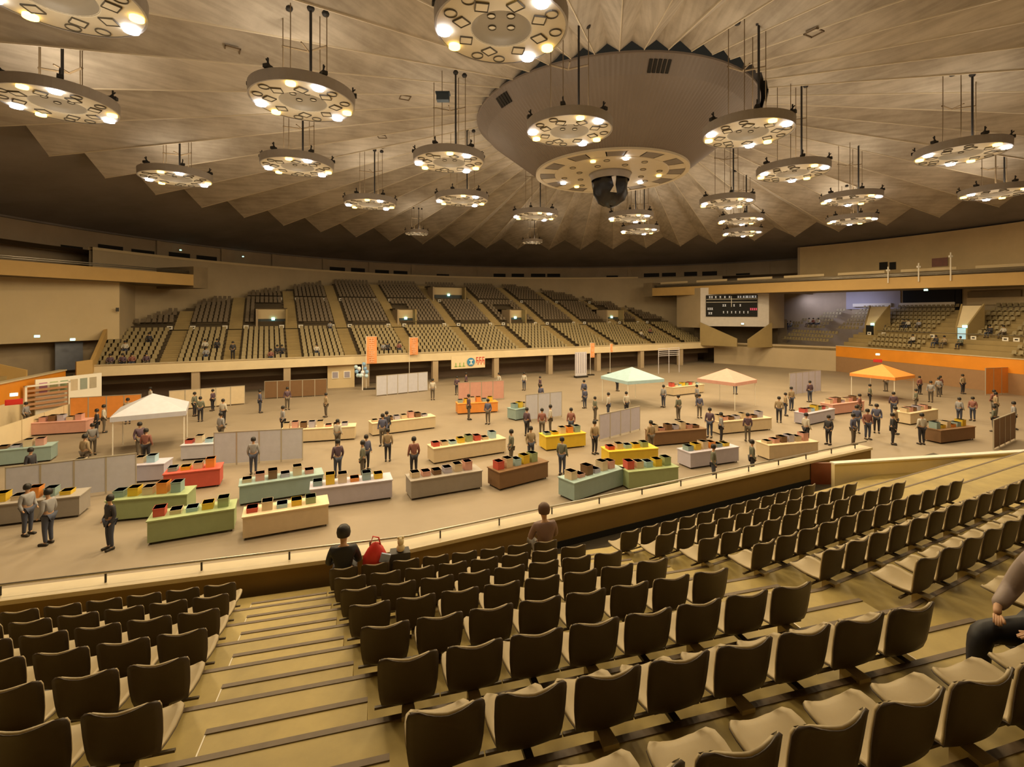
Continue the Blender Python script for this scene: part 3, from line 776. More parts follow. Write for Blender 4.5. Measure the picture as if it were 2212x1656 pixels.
# barrier walls along the cross-walk between aisles
for i in range(len(AIS)-1):
    a, b = AIS[i]+1.3, AIS[i+1]-1.3
    if any(lo < (a+b)/2 < hi and blk == 1 for lo, hi, blk in vr): continue
    obj('crosswalk_rail', MB().tube([(*UV(a, 59.45), CZ-1.1), (*UV(b, 59.45), CZ-1.1)], .035, 5).mesh('crosswalk_rail', M['wire']), ft)

# ------------------------------------------------------------------ right end stand
PA, PB_ = Vector((45.5, 42.9)), Vector((41.9, 57.0))
dr = (PB_-PA).normalized(); mr = Vector((dr.y, -dr.x))
def RS(s, q): p = PA+dr*s+mr*q; return (p.x, p.y)
def s_at(px, q):   # position along the right stand where the sight line px meets depth q
    k = (px-CX)/F
    # (PA+mr*q + dr*s).x = k*(...).y
    bx, by = PA.x+mr.x*q, PA.y+mr.y*q
    return (k*by-bx)/(dr.x-k*dr.y)
rt = struct(obj('floor_right_stand', None))
wr = struct(obj('wall_right_parapet', None))
s0, s1 = -22, 18.5
obj('parapet_front', MB().wall(RS(s0, 0), RS(s1, 0), -.3, CZ-5.5, CZ-4.2).mesh('parapet_front', M['orange']), wr)
obj('parapet_base', MB().wall(RS(s0, .02), RS(s1, .02), -.3, 0, CZ-5.5).mesh('parapet_base', paint((.34, .20, .10))), wr)
obj('parapet_cap', MB().wall(RS(s0, -.05), RS(s1, -.05), -.4, CZ-4.2, CZ-4.13).mesh('parapet_cap', M['ledge']), wr)
rr = [(.5, CZ-4.2, 0), (1.25, CZ-3.7, 0), (2.0, CZ-3.2, 0), (2.75, CZ-2.76, -1)]+[(3.6+.72*k, CZ-2.53+.47*k, 1) for k in range(7)]
for (q, z, b_) in rr:
    dv = .9 if b_ == -1 else .75
    obj('right_tread', MB().wall(RS(s0, q), RS(s1, q), -dv, z-1.2, z).mesh('right_tread', M['aisle']), rt)
obj('front_walk', MB().wall(RS(s0, .3), RS(s1, .3), -.3, CZ-4.6, CZ-4.25).mesh('front_walk', M['aisle']), rt)
QW = 9.0
wb = struct(obj('wall_right_back', MB().wall(RS(-30, QW), RS(24, QW), -.3, 0, CZ+3.2).mesh('wall_right_back', M['wall_tan'])))
def wpanel(name, x0, x1, y0, y1, m, q=QW-.1, out=.12):
    sa, sb = s_at(x0, q), s_at(x1, q); p0, p1 = RS(sa, q), RS(sb, q)
    Zm = (p0[1]+p1[1])/2
    return obj(name, MB().wall(p0, p1, out, CZ+(YH-y1)*Zm/F, CZ+(YH-y0)*Zm/F).mesh(name, m), wb)
wpanel('corrugated_panel', 1693, 1945, 628, 668, M['bluewall'])
wpanel('dark_opening', 1950, 2064, 620, 655, M['black'], QW-.3, .15)
wpanel('dark_opening', 2061, 2076, 622, 672, M['black'], QW-.3, .15)
wpanel('louvre_panel', 2090, 2205, 628, 642, M['dark_wall'], QW-.3, .15)
wpanel('pale_panel', 2088, 2212, 642, 658, M['wall_pale'], QW-.25, .12)
wpanel('pale_ledge', 1842, 1924, 655, 662, M['sign'], QW-.4, .2)
wpanel('pale_ledge', 1942, 2062, 653, 661, M['sign'], QW-.4, .2)
lb = bpy.data.lights.new('balcony_strip_light', 'AREA'); lb.shape = 'RECTANGLE'; lb.size = 9; lb.size_y = .3; lb.energy = 200; lb.color = (.74, .74, 1.0)
lo_ = bpy.data.objects.new('strip_light', lb); COL.objects.link(lo_); p_ = RS(s_at(1790, 5.5), 5.4); lo_.location = (p_[0], p_[1], CZ+2.3); lo_.parent = wb
lo_.rotation_euler = (radians(35), 0, atan2(dr.y, dr.x)+pi)
# seat blocks of the right end (px measured at the cross-walk level)
RBLK = [(1600, 1645), (1668, 1742), (1757, 1800), (1826, 1872), (1897, 2032), (2104, 2182), (2200, 2330)]
RLOW = [(1690, 1790), (1868, 1992), (2178, 2330)]
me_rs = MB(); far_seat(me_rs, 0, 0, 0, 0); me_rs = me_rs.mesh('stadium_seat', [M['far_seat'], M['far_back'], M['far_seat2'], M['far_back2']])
angR = atan2(-mr.y, -mr.x)-pi/2
single = 0
for ri, (q, z, b_) in enumerate(rr):
    if b_ < 0: continue
    ref = 4.0
    for bi, (x0, x1) in enumerate(RBLK if b_ else RLOW):
        qq = 5.5 if b_ else 1.0
        sa, sb = sorted((s_at(x0, qq), s_at(min(x1, 2600), qq)))
        n_ = int((sb-sa)/.5)
        for k in range(n_):
            s_ = (sa+sb)/2+(k-(n_-1)/2)*.5; p = RS(s_, q+.55)
            pxx = CX+p[0]/p[1]*F
            if pxx > 2240 or hypot(p[0]-C[0], p[1]-C[1]) > RW-.8: continue
            if (b_ and bi in (4, 5)) or (not b_ and bi == 1):
                o = obj('stadium_seat', me_rs, None, (p[0], p[1], z), angR)
                kk = n_-k
                tag(o, 'beige seat, %s from right, %s row, %s of right end stand' % (ORD[min(k+1, 30)], RN[min(ri, 8)] if not b_ else RN[ri-4], {4: 'middle block', 5: 'block beside lit entrance', 1: 'front block'}[bi]), 'seat', 'seats of the right end stand'); single += 1
            else: far_seat(fsb, p[0], p[1], z, angR); cnt += 1
# entrances of the right stand
def rent(px0, px1, label, lit):
    q = 3.3; sa, sb = s_at(px1, q), s_at(px0, q)
    p = RS((sa+sb)/2, q); t = tag(empty('stand_entrance', (p[0], p[1], CZ-2.76)), label, 'entrance'); t.rotation_euler = (0, 0, angR+pi); L = abs(sb-sa)/2
    # local -y faces the arena
    obj('sloped_soffit', MB().add([(-L*.5, 0, 1.2), (L*.5, 0, 1.2), (L*1.15, 1.6, 3.5), (-L*1.15, 1.6, 3.5), (-L*.5, .15, 1.2), (L*.5, .15, 1.2), (L*1.15, 1.75, 3.5), (-L*1.15, 1.75, 3.5)], [(0, 1, 2, 3), (7, 6, 5, 4), (0, 4, 5, 1), (1, 5, 6, 2), (2, 6, 7, 3), (3, 7, 4, 0)]).mesh('sloped_soffit', M['parapet']), t)
    for sg in (-1, 1):
        vs = [(sg*L*.5, 0, 0), (sg*L*1.15, 1.6, 0), (sg*L*1.15, 1.6, 3.7), (sg*L*.5, 0, 1.35)]
        vs2 = [(x+sg*.15, y, z) for x, y, z in vs]
        obj('side_wall', MB().add(vs+vs2, [(0, 1, 2, 3), (7, 6, 5, 4), (0, 4, 5, 1), (1, 5, 6, 2), (2, 6, 7, 3), (3, 7, 4, 0)]).mesh('side_wall', M['aisle']), t)
    obj('doorway', MB().box(-L*.48, L*.48, .05, .12, -.6, 1.15).mesh('doorway', lit), t)
    obj('exit_light', MB().box(L*.2, L*.2+.4, -.12, -.02, 1.2, 1.45).mesh('exit_light', M['exit']), t)
rent(1862, 1896, 'entrance with sloping soffit left in the right end stand', M['black'])
rent(2058, 2096, 'entrance with pale blue lit doorway in the right end stand', mat('lit_doorway', (.4, .6, .7), emit=(.45, .75, .85), estr=.55))
fso = obj('distant_seating', fsb.mesh('distant_seating', [M['far_seat'], M['far_back'], M['far_seat2'], M['far_back2']]))
fso['kind'] = 'stuff'; tag(fso, 'rows of beige seats filling the distant stands between the aisles', 'seating')
print('FARSEATS', cnt, 'SINGLE', single)
# signs on right stand cross-walk
for i, px in enumerate((1675, 1692, 1878, 1909, 2014, 2103, 2172, 2196)):
    q = 2.85; s_ = s_at(px, q); p = RS(s_, q)
    tag(obj('aisle_sign', me_sign, None, (p[0], p[1], CZ-2.74), angR+pi), 'white sign, %s from the left along the cross-walk of the right end stand' % ORD[i+1], 'sign', 'signs of the right end stand')
obj('crosswalk_rail', MB().tube([(*RS(s_at(1895, 3.0), 3.0), CZ-2.2), (*RS(s_at(2240, 3.0), 3.0), CZ-2.2)], .04, 5).mesh('crosswalk_rail', M['bright_steel']), rt)

ca, cb = UV(58.5, 49.5), RS(18.5, 0)
obj('corner_wall', MB().wall(ca, cb, .3, 0, CZ-4.3).mesh('corner_wall', M['wall_tan']), wr)
obj('corner_landing', MB().prism(sorted_ccw([ca, cb, atz(1700, 74), atz(1500, 76)]), CZ-4.8, CZ-4.5).mesh('corner_landing', M['aisle']), rt)
# sloped passage parapets at the two far corners
cheek('stair_parapet', ft, atz(200, 38.0), atz(236, 44.5), CZ-4.9, CZ-2.0, .9, M['balcony'])
cheek('stair_parapet', ft, atz(165, 37.2), atz(200, 38.0), CZ-5.0, CZ-4.9, 1.2, M['balcony'])
obj('stair_parapet', MB().wall(atz(1512, 69.5), atz(1592, 66.5), .3, CZ-4.7, CZ-1.4, z1b=CZ-3.6).mesh('stair_parapet', M['aisle']), rt)
obj('stair_parapet', MB().wall(atz(1618, 64.5), atz(1668, 65.5), .3, CZ-4.7, CZ-3.6, z1b=CZ-1.4).mesh('stair_parapet', M['aisle']), rt)
obj('passage_back', MB().wall(atz(1500, 73), atz(1680, 70), .3, CZ-4.6, CZ-1.9).mesh('passage_back', M['far_step']), rt)

# ------------------------------------------------------------------ left end stand
LA, LBp = Vector((-30.9, 27.3)), Vector((-34.3, 37.0))
dl = (LBp-LA).normalized(); ml = Vector((-dl.y, dl.x))
def LS(s, q): p = LA+dl*s+ml*q; return (p.x, p.y)
wl = struct(obj('wall_left_parapet', None)); lt = struct(obj('floor_left_stand', None))
LL = (LBp-LA).length
obj('parapet_front', MB().wall(LS(-9, 0), LS(LL, 0), .3, CZ-5.75, CZ-4.45).mesh('parapet_front', M['orange']), wl)
obj('parapet_cap', MB().wall(LS(-9, -.08), LS(LL, -.08), .5, CZ-4.45, CZ-4.36).mesh('parapet_cap', M['ledge']), wl)
obj('parapet_base', MB().wall(LS(-9, .02), LS(LL, .02), .3, 0, CZ-5.75).mesh('parapet_base', M['parapet']), wl)
for k in range(7):
    q = .5+.85*k; z = CZ-4.7+.42*k
    obj('left_tread', MB().wall(LS(-9, q), LS(LL*.62-.15*k, q), .85, z-1.2, z).mesh('left_tread', M['aisle']), lt)
    if k != 3:
        for i in range(16):
            s_ = -6+i*.62
            if s_ < LL*.55-.3*k: p = LS(s_, q+.55); far_seat(fsb, p[0], p[1], z, atan2(-ml.y, -ml.x)-pi/2)
fso.data = fsb.mesh('distant_seating', [M['far_seat'], M['far_back'], M['far_seat2'], M['far_back2']])
obj('corner_floor', MB().wall(LS(LL*.5, .4), LS(LL+2, .4), 8, CZ-5.1, CZ-4.95).mesh('corner_floor', M['far_step']), lt)
cheek('stair_parapet', lt, LS(LL*.63, .45), LS(LL*.52, 7), CZ-4.95, CZ-2.6, 1.0, M['balcony'], .25)
# ------------------------------------------------------------------ exit lights and small bright signs
def exitsign(px, py, Z, label, s=.15):
    p = atz(px, Z); z = CZ+(YH-py)*Z/F
    t = tag(empty('exit_sign', (p[0], p[1], z-s*.5), -atan2(p[0], p[1])), label, 'exit sign')
    obj('lit_face', MB().box(-s, s, -.06, 0, 0, s).mesh('lit_face', M['exit']), t)
    obj('housing', MB().box(-s-.03, s+.03, 0, .08, -.03, s+.03).mesh('housing', M['sign']), t)
for a_ in ((80, 726, 38.3, 'green exit light on the pale wall at far left'), (157, 733, 40.7, 'green exit light above the corner doorway at left'), (30, 852, 29.1, 'green exit light on the orange parapet at the left edge'),
           (390, 540, ray_r(390, RW)-.4, 'tiny white-green light above the slots, left one in the upper wall', .09), (525, 554, ray_r(525, RW)-.4, 'tiny blue-green light on the upper wall, right one of two', .09),
           (2000, 626, 52.0, 'green exit light over the black opening at right'), (1896, 765, 51.0, 'green exit light on the orange parapet at right'), (1604, 699, 67.3, 'exit light under the scoreboard')):
    exitsign(*a_)
# red hose cabinets below the parapet exit lights
for (px, py, Z, lab) in ((30, 868, 29.0, 'red hose cabinet under the exit light on the left orange parapet'), (1896, 779, 51.0, 'red hose cabinet under the exit light on the right orange parapet')):
    p = atz(px, Z); tag(obj('hose_cabinet', MB().box(-.38, .38, -.1, .1, -.16, .16).box(-.33, .33, -.12, -.1, -.12, .12).mesh('hose_cabinet', M['red']), None, (p[0], p[1], CZ+(YH-py)*Z/F), -atan2(p[0], p[1])), lab, 'cabinet')
# white vertical poles on the right balcony
for i, (px, y0, y1) in enumerate(((1919, 576, 611), (1985, 568, 608), (2054, 545, 606))):
    k = (px-CX)/F; a, b = RBk[0], RBk[1]
    dx, dy = b[0]-a[0], b[1]-a[1]; t_ = (k*a[1]-a[0])/(dx-k*dy); X, Z = a[0]+dx*t_, a[1]+dy*t_
    X -= RBk[3].x*.15; Z -= RBk[3].y*.15
    z0, z1 = CZ+(YH-y1)*Z/F, CZ+(YH-y0)*Z/F
    o = tag(obj('balcony_pole', MB().tube([(0, 0, 0), (0, 0, z1-z0)], .06, 6).box(-.15, .15, -.1, .1, z1-z0-.5, z1-z0-.3).mesh('balcony_pole', M['sign']), None, (X, Z, z0)), 'white pole on the right balcony front, %s from the left' % ORD[i+1], 'pole')
# ------------------------------------------------------------------ people
def skinned(name, joints, bones, m, sub=1):
    """joints: {name:(x,y,z,r)}; bones: list of name pairs; one continuous surface grown on the skeleton"""
    ks = list(joints); me = bpy.data.meshes.new(name)
    me.from_pydata([joints[k][:3] for k in ks], [(ks.index(a), ks.index(b)) for a, b in bones], [])
    o = bpy.data.objects.new(name, me); COL.objects.link(o)
    sk = o.modifiers.new('s', 'SKIN'); 
    layer = me.skin_vertices[0].data if me.skin_vertices else None
    if layer is None:
        bpy.context.view_layer.objects.active = o; layer = me.skin_vertices[0].data
    for i, k in enumerate(ks):
        r = joints[k][3]; layer[i].radius = (r, r) if not isinstance(r, tuple) else r
    layer[0].use_root = True
    if sub: sd_ = o.modifiers.new('d', 'SUBSURF'); sd_.levels = sub; sd_.render_levels = sub
    dg = bpy.context.evaluated_depsgraph_get(); dg.update()
    r_ = bpy.data.meshes.new_from_object(o.evaluated_get(dg)); r_.name = name
    bpy.data.objects.remove(o)
    r_.materials.clear(); r_.materials.append(m); r_.polygons.foreach_set('use_smooth', [True]*len(r_.polygons))
    return r_
STAND = {'pelvis': (0, 0, .93, .13), 'belly': (0, .01, 1.08, .125), 'chest': (0, 0, 1.27, .15), 'neckb': (0, -.01, 1.41, .07), 'neck': (0, 0, 1.46, .05), 'jaw': (0, .02, 1.53, .07), 'head': (0, .01, 1.61, .095), 'crown': (0, 0, 1.67, .06)}
def person_joints(seated):
    J = dict(STAND)
    if not seated:
        for s, x in (('l', -1), ('r', 1)):
            J[s+'hip'] = (.09*x, 0, .88, .095); J[s+'knee'] = (.10*x, .02, .48, .058); J[s+'ank'] = (.10*x, -.01, .09, .04); J[s+'toe'] = (.11*x, .13, .03, .032)
            J[s+'sho'] = (.17*x, 0, 1.37, .062); J[s+'elb'] = (.23*x, -.02, 1.10, .042); J[s+'wri'] = (.23*x, .10, .90, .028); J[s+'han'] = (.22*x, .15, .84, .03)
    else:
        dz = -.93+.50
        for k in list(J): x, y, z, r = J[k]; J[k] = (x, y-.02+(.03 if k in ('head', 'jaw', 'crown') else 0), z+dz, r)
        for s, x in (('l', -1), ('r', 1)):
            J[s+'hip'] = (.10*x, .05, .49, .095); J[s+'knee'] = (.13*x, .44, .50, .065); J[s+'ank'] = (.13*x, .46, .10, .042); J[s+'toe'] = (.13*x, .60, .04, .033)
            J[s+'sho'] = (.17*x, -.02, 1.37+dz, .062); J[s+'elb'] = (.24*x, .06, 1.12+dz, .044); J[s+'wri'] = (.15*x, .28, .64, .03); J[s+'han'] = (.11*x, .33, .62, .03)
    return J
TB = [('pelvis', 'belly'), ('belly', 'chest'), ('chest', 'neckb'), ('neckb', 'neck'), ('neck', 'jaw'), ('jaw', 'head'), ('head', 'crown')]
AB = [b for s in 'lr' for b in (('chest', s+'sho'), (s+'sho', s+'elb'), (s+'elb', s+'wri'), (s+'wri', s+'han'))]
LBn = [b for s in 'lr' for b in (('pelvis', s+'hip'), (s+'hip', s+'knee'), (s+'knee', s+'ank'), (s+'ank', s+'toe'))]
def grown(J, bones, k):
    use = []; 
    for a, b in bones:
        for q in (a, b):
            if q not in use: use.append(q)
    return {q: (*J[q][:3], J[q][3]+k) for q in use}
BODY = {}
for seated in (0, 1):
    J = person_joints(seated)
    body = skinned('body', grown(J, TB+AB+LBn, -.006), TB+AB+LBn, M['skin'])
    jb = TB[:3]+[b for b in AB if not b[1].endswith('han')]
    jk = skinned('jacket', grown(J, jb, .014), jb, M['jeans'])
    lb = [b for b in LBn if not b[1].endswith('toe')]
    tr = skinned('trousers', grown(J, lb, .010), lb, M['jeans'])
    hd = J['head']
    hr = MB().lathe([(0, .125), (.06, .115), (.10, .07), (.112, .0), (.10, -.06)], 14)
    hr = hr.mesh('hair', M['hair'], True)
    # five fingers on each hand
    fg = MB()
    for s, x in (('l', -1), ('r', 1)):
        h = Vector(J[s+'han'][:3]); wv = Vector(J[s+'wri'][:3]); d = (h-wv).normalized(); side = Vector((1, 0, 0))
        for q, L in ((-1.5, .055), (-.5, .068), (.5, .072), (1.5, .062)):
            p = h+side*q*.013+d*.015; fg.tube([p, p+d*L*.6, p+d*L+Vector((0, 0, -.012))], .008, 5)
        p = h-side*x*.022; fg.tube([p, p+d*.03-side*x*.016, p+d*.05-side*x*.018], .009, 5)
    sh_ = MB()
    for s in 'lr':
        a_, b_ = J[s+'ank'], J[s+'toe']; sh_.tube([(a_[0], a_[1]-.06, .045), (a_[0], a_[1]+.02, .05), (b_[0], b_[1], .04), (b_[0], b_[1]+.05, .03)], .045, 8)
    fc = MB(); hx, hy, hz = hd[:3]
    for x in (-.034, .034): fc.box(hx+x-.014, hx+x+.014, hy+.083, hy+.092, hz-.006, hz+.006)
    fc.box(hx-.022, hx+.022, hy+.078, hy+.086, hz-.072, hz-.064)
    fc.add([(hx-.012, hy+.085, hz-.045), (hx+.012, hy+.085, hz-.045), (hx, hy+.112, hz-.04), (hx, hy+.088, hz+.0)], [(0, 1, 2), (1, 3, 2), (3, 0, 2)])
    BODY[seated] = (body, jk, tr, hr, fg.mesh('fingers', M['skin'], True), sh_.mesh('shoes', M['ink'], True), fc.mesh('face_features', M['hair']), (hx, hy-.012, hz+.012))
_jk = {}
def person(x, y, z, rz, seated, top, legs, hair=None, detail=True, scale=1.0):
    body, jk, tr, hr, fg, sh_, fc, hp = BODY[seated]
    t = empty('person', (x, y, z), rz); t.scale = (scale,)*3
    obj('body', body, t)
    for nm, me, m in (('jacket', jk, top), ('trousers', tr, legs)):
        k = (nm, seated, m.name)
        if k not in _jk: c = me.copy(); c.materials.clear(); c.materials.append(m); _jk[k] = c
        obj(nm, _jk[k], t)
    h = hr
    if hair is not None:
        k = ('hair', seated, hair.name)
        if k not in _jk: c = hr.copy(); c.materials.clear(); c.materials.append(hair); _jk[k] = c
        h = _jk[k]
    obj('hair', h, t, hp)
    obj('shoes', sh_, t)
    if detail: obj('fingers', fg, t); obj('face_features', fc, t)
    return t
P = paint
CLO = [P((.03, .03, .04)), P((.30, .30, .32)), P((.55, .52, .46)), P((.09, .10, .18)), P((.25, .10, .08)), P((.15, .16, .12)), P((.34, .26, .16)), P((.10, .06, .09))]
LEG = [P((.02, .02, .03)), P((.05, .06, .10)), P((.12, .10, .08))]
# spectators in the far stand : px, py(seat), description
SP = [(322, 735, 0, 'pair'), (270, 752, 2, ''), (443, 748, 2, ''), (469, 748, 0, ''), (445, 768, 1, ''), (238, 783, 7, ''), (265, 783, 7, ''), (285, 783, 4, ''), (316, 778, 7, ''), (503, 762, 0, 'standing'), (585, 767, 4, ''), (599, 765, 0, ''), (609, 764, 0, ''), (684, 760, 2, ''),
      (828, 752, 1, ''), (837, 750, 0, ''), (862, 754, 4, ''), (1385, 722, 2, ''), (1404, 715, 4, ''), (713, 705, 1, '')]
def far_row(py, px):
    best = None
    for (v, z, b_) in rows:
        if b_ not in (0, -1): continue
        k = (px-CX)/F; vv = v+.45; Z = vv/(NV.x*k+NV.y); y = YH-(z+.55-CZ)*F/Z
        if best is None or abs(y-py) < best[0]: best = (abs(y-py), vv, z, Z, k)
    return best
names = {0: 'dark clothes', 1: 'grey clothes', 2: 'pale top', 4: 'red-brown top', 7: 'purple-black top'}
for n_, (px, py, c, k_) in enumerate(SP):
    _, v, z, Z, k = far_row(py, px)
    t = person(k*Z, Z, z, PHI+pi, 0 if k_ == 'standing' else 1, CLO[c], LEG[n_ % 3], detail=False)
    tag(t, ('person in %s standing,' if k_ == 'standing' else 'person in %s seated,') % names[c]+' %s spectator from the left, far stand' % ORD[n_+1], 'person', 'spectators in the far stand')
# spectators in the right end stand
for n_, (px, ri, c) in enumerate(((1700, 4, 0), (1708, 4, 1), (1748, 5, 2), (1757, 5, 4), (1768, 5, 2), (1915, 5, 0), (1953, 5, 0), (1962, 5, 2), (1985, 5, 1), (1972, 1, 2), (2022, 1, 0), (2040, 1, 6), (2118, 6, 0), (2138, 4, 0), (2168, 4, 2), (2075, 1, 5))):
    q, z, b_ = rr[min(ri, len(rr)-1)]
    p = RS(s_at(px, q+.45), q+.45)
    t = person(p[0], p[1], z, angR, 1, CLO[c], LEG[n_ % 3], detail=False)
    tag(t, 'person seated, %s spectator from the left in the right end stand' % ORD[n_+1], 'person', 'spectators in the right end stand')
for n_, (s_, q, c) in enumerate(((1.2, 1.6, 3), (1.9, 1.5, 1), (.2, 2.6, 4), (2.9, 1.6, 7))):
    p = LS(s_, q); k = int((q-.5)/.85); 
    t = person(p[0], p[1], CZ-4.7+.42*max(k, 0), atan2(-ml.y, -ml.x)-pi/2, 1, CLO[c], LEG[n_ % 3], detail=False)
    tag(t, 'person seated, %s of four spectators in the left end stand' % ['nearest', 'second nearest', 'third nearest', 'farthest'][n_], 'person', 'spectators in the left end stand')
# three people close by
p = rowC(0)-rC*.21-tC*.30
t = person(p.x-.02, p.y, zt(0), TH, 1, P((.012, .012, .014)), LEG[0]); tag(t, 'person in black sitting at the aisle end of the front row', 'person')
p = rowC(0)+rC*(.48*7-.15)-tC*.30
t = person(p.x, p.y, zt(0), TH, 1, P((.20, .12, .10)), LEG[2], hair=P((.10, .05, .03))); tag(t, 'person in purple-brown clothes sitting in the front row of the centre block', 'person')
# ... and the lap of one sitting at the right edge
p = Vector((3.90, 3.42))
t = person(p.x, p.y, zt(6)-.0, radians(97), 1, P((.30, .24, .22)), P((.004, .004, .008)), hair=M['hair'], scale=1.1)
tag(t, 'person in black trousers and grey patterned top at the right edge', 'person')
t = tag(empty('folding_stool', (p.x-.03, p.y, zt(6)), radians(97)), 'black folding stool under the person at the right edge', 'stool')
obj('seat', MB().box(-.2, .2, -.16, .16, .38, .41).mesh('seat', M['ink']), t)
for sx in (-1, 1):
    for sy in (-1, 1): obj('leg', MB().tube([(sx*.17, sy*.14, 0), (sx*.17, -sy*.12, .38)], .012, 5).mesh('leg', M['steel']), t)
# bags on the front row seats
p = rowC(0)+rC*.27-tC*.22
t = tag(empty('red_bag', (p.x, p.y, zt(0)+.50), TH), 'bulging red fabric bag with a blue-white patch on a front row seat', 'bag')
mb = MB(); nn = 16; pr = [(0, 0), (.15, .02), (.19, .14), (.18, .30), (.12, .42), (.05, .50), (0, .52)]
vs = [(r*cos(2*pi*k/nn)*(1+.08*sin(3*k+i)), r*.7*sin(2*pi*k/nn), z) for k in range(nn) for i, (r, z) in enumerate(pr)]
mb.add(vs, [(k*7+i, ((k+1) % nn)*7+i, ((k+1) % nn)*7+i+1, k*7+i+1) for k in range(nn) for i in range(6)])
obj('bag_body', mb.mesh('bag_body', M['red'], True), t)
obj('patch', MB().box(-.02, .13, -.16, -.12, .26, .40, 0, Matrix.Rotation(.3, 4, 'Y')).mesh('patch', P((.35, .42, .62))), t)
obj('strap', MB().tube([(-.08, 0, .48), (-.04, .02, .60), (.05, 0, .58), (.08, 0, .46)], .012, 6).mesh('strap', M['red'], True), t)
p = rowC(0)+rC*.66-tC*.30
t = tag(empty('backpack', (p.x, p.y, zt(0)+.42), TH), 'black backpack on a front row seat beside the red bag', 'bag')
obj('bag_body', MB().prism([(-.17, -.1), (.17, -.1), (.15, .12), (-.15, .12)], 0, .36).mesh('bag_body', M['ink']), t)
obj('front_pocket', MB().prism([(-.12, -.15), (.12, -.15), (.13, -.1), (-.13, -.1)], .03, .2).mesh('front_pocket', P((.03, .03, .05))), t)
obj('strap', MB().tube([(-.05, 0, .35), (0, 0, .42), (.05, 0, .35)], .012, 6).mesh('strap', M['ink'], True), t)
t = tag(empty('plush_toy', (p.x+.02, p.y-.02, zt(0)+.78), TH), 'small cream plush toy sitting on the black backpack', 'toy')
obj('torso', MB().lathe([(0, -.0), (.06, .02), (.07, .07), (.04, .13), (0, .14)], 12).mesh('torso', P((.75, .62, .36)), True), t)
obj('head', MB().lathe([(0, .11), (.05, .13), (.055, .18), (.03, .22), (0, .23)], 12).mesh('head', P((.80, .68, .42)), True), t)
for sx in (-1, 1): obj('ear', MB().lathe([(0, .0), (.02, .01), (.018, .04), (0, .05)], 8).mesh('ear', P((.75, .62, .36)), True), t, (.035*sx, 0, .20))

# ------------------------------------------------------------------ tall banners in front of the far parapet
GLY = MB()
def banner(px, y0, y1, Z, w_, lab, ng):
    p = atz(px, Z); zt_, zb = CZ+(YH-y0)*Z/F, CZ+(YH-y1)*Z/F; h = zt_-zb
    t = tag(empty('tall_banner', (p[0], p[1], 0), PHI*.5), lab, 'banner')
    obj('pole', MB().tube([(-w_/2-.04, 0, 0), (-w_/2-.04, 0, zt_+.08)], .025, 6).tube([(-w_/2-.04, 0, zt_+.03), (w_/2, 0, zt_+.03)], .018, 5).mesh('pole', M['sign']), t)
    obj('base', MB().box(-w_/2-.3, w_/2-.1, -.25, .25, 0, .12).mesh('base', M['steel']), t)
    mb = MB(); n_ = 8
    vs = [(-w_/2+w_*i/4, .03*sin(k*.9+i), zb+h*k/n_) for k in range(n_+1) for i in range(5)]
    mb.add(vs, [(k*5+i, k*5+i+1, (k+1)*5+i+1, (k+1)*5+i) for k in range(n_) for i in range(4)])
    mb.add([(x, y+.02, z) for x, y, z in vs], [(k*5+i, (k+1)*5+i, (k+1)*5+i+1, k*5+i+1) for k in range(n_) for i in range(4)])
    obj('cloth', mb.mesh('cloth', P((.85, .36, .14))), t)
    g = MB()
    for k in range(ng):
        zc = zt_-h*(k+.6)/(ng+.2); s_ = min(w_*.28, h/ng*.36)
        for (a, b, c_, d_) in ((-1, 1, .8, 1), (-1, 1, -.1, .1), (-1, 1, -1, -.8), (-.1, .1, -1, 1), (-1, -.8, -.6, .4) if k % 2 else (.8, 1, -.4, .9)):
            g.box(a*s_, b*s_, -.05, -.04, zc+c_*s_, zc+d_*s_)
    obj('lettering', g.mesh('lettering', P((.90, .62, .40))), t)
banner(803, 727, 785, 46.5, .95, 'orange vertical banner with pale characters, leftmost in front of the far parapet', 4)
banner(894, 729, 766, 50.0, .85, 'orange vertical banner right of the widest one', 3)
banner(1280, 741, 772, 57.0, .5, 'narrow orange banner right of centre before the far parapet', 3)
banner(1321, 743, 760, 58.5, .3, 'narrowest orange banner, rightmost of the four', 2)
# booth front with two windows under the far parapet
def standing(name, px, py0, py1, Z, wpx, rz=0):
    p = atz(px, Z); return p, CZ+(YH-py1)*Z/F, CZ+(YH-py0)*Z/F, wpx*Z/F
p, zb, zt_, W_ = standing('', 737, 785, 815, 47.5, 55)
t = tag(empty('kiosk', (p[0], p[1], 0), PHI*.8), 'cream kiosk with two small windows under the far parapet', 'kiosk')
obj('wall', MB().box(-W_/2, W_/2, 0, 1.5, 0, zt_).mesh('wall', M['wall_pale']), t)
for x in (-.55, .55):
    f = obj('window_frame', MB().box(x-.32, x+.32, -.05, 0, zt_-1.45, zt_-.75).mesh('window_frame', M['sign']), t); obj('pane', MB().box(x-.25, x+.25, -.06, -.045, zt_-1.38, zt_-.82).mesh('pane', P((.35, .33, .42))), f)
obj('roof_trim', MB().box(-W_/2-.08, W_/2+.08, -.08, 1.55, zt_, zt_+.1).mesh('roof_trim', M['wall_tan']), t)
p, zb, zt_, W_ = standing('', 783, 780, 815, 46, 34)
t = tag(empty('balloon_display', (p[0], p[1], 0), PHI), 'white and blue balloon display right of the cream kiosk', 'display')
obj('display_stand', MB().tube([(0, 0, 0), (0, 0, zt_-.2)], .05, 8).mesh('display_stand', M['sign']), t)
rnd = random.Random(3)
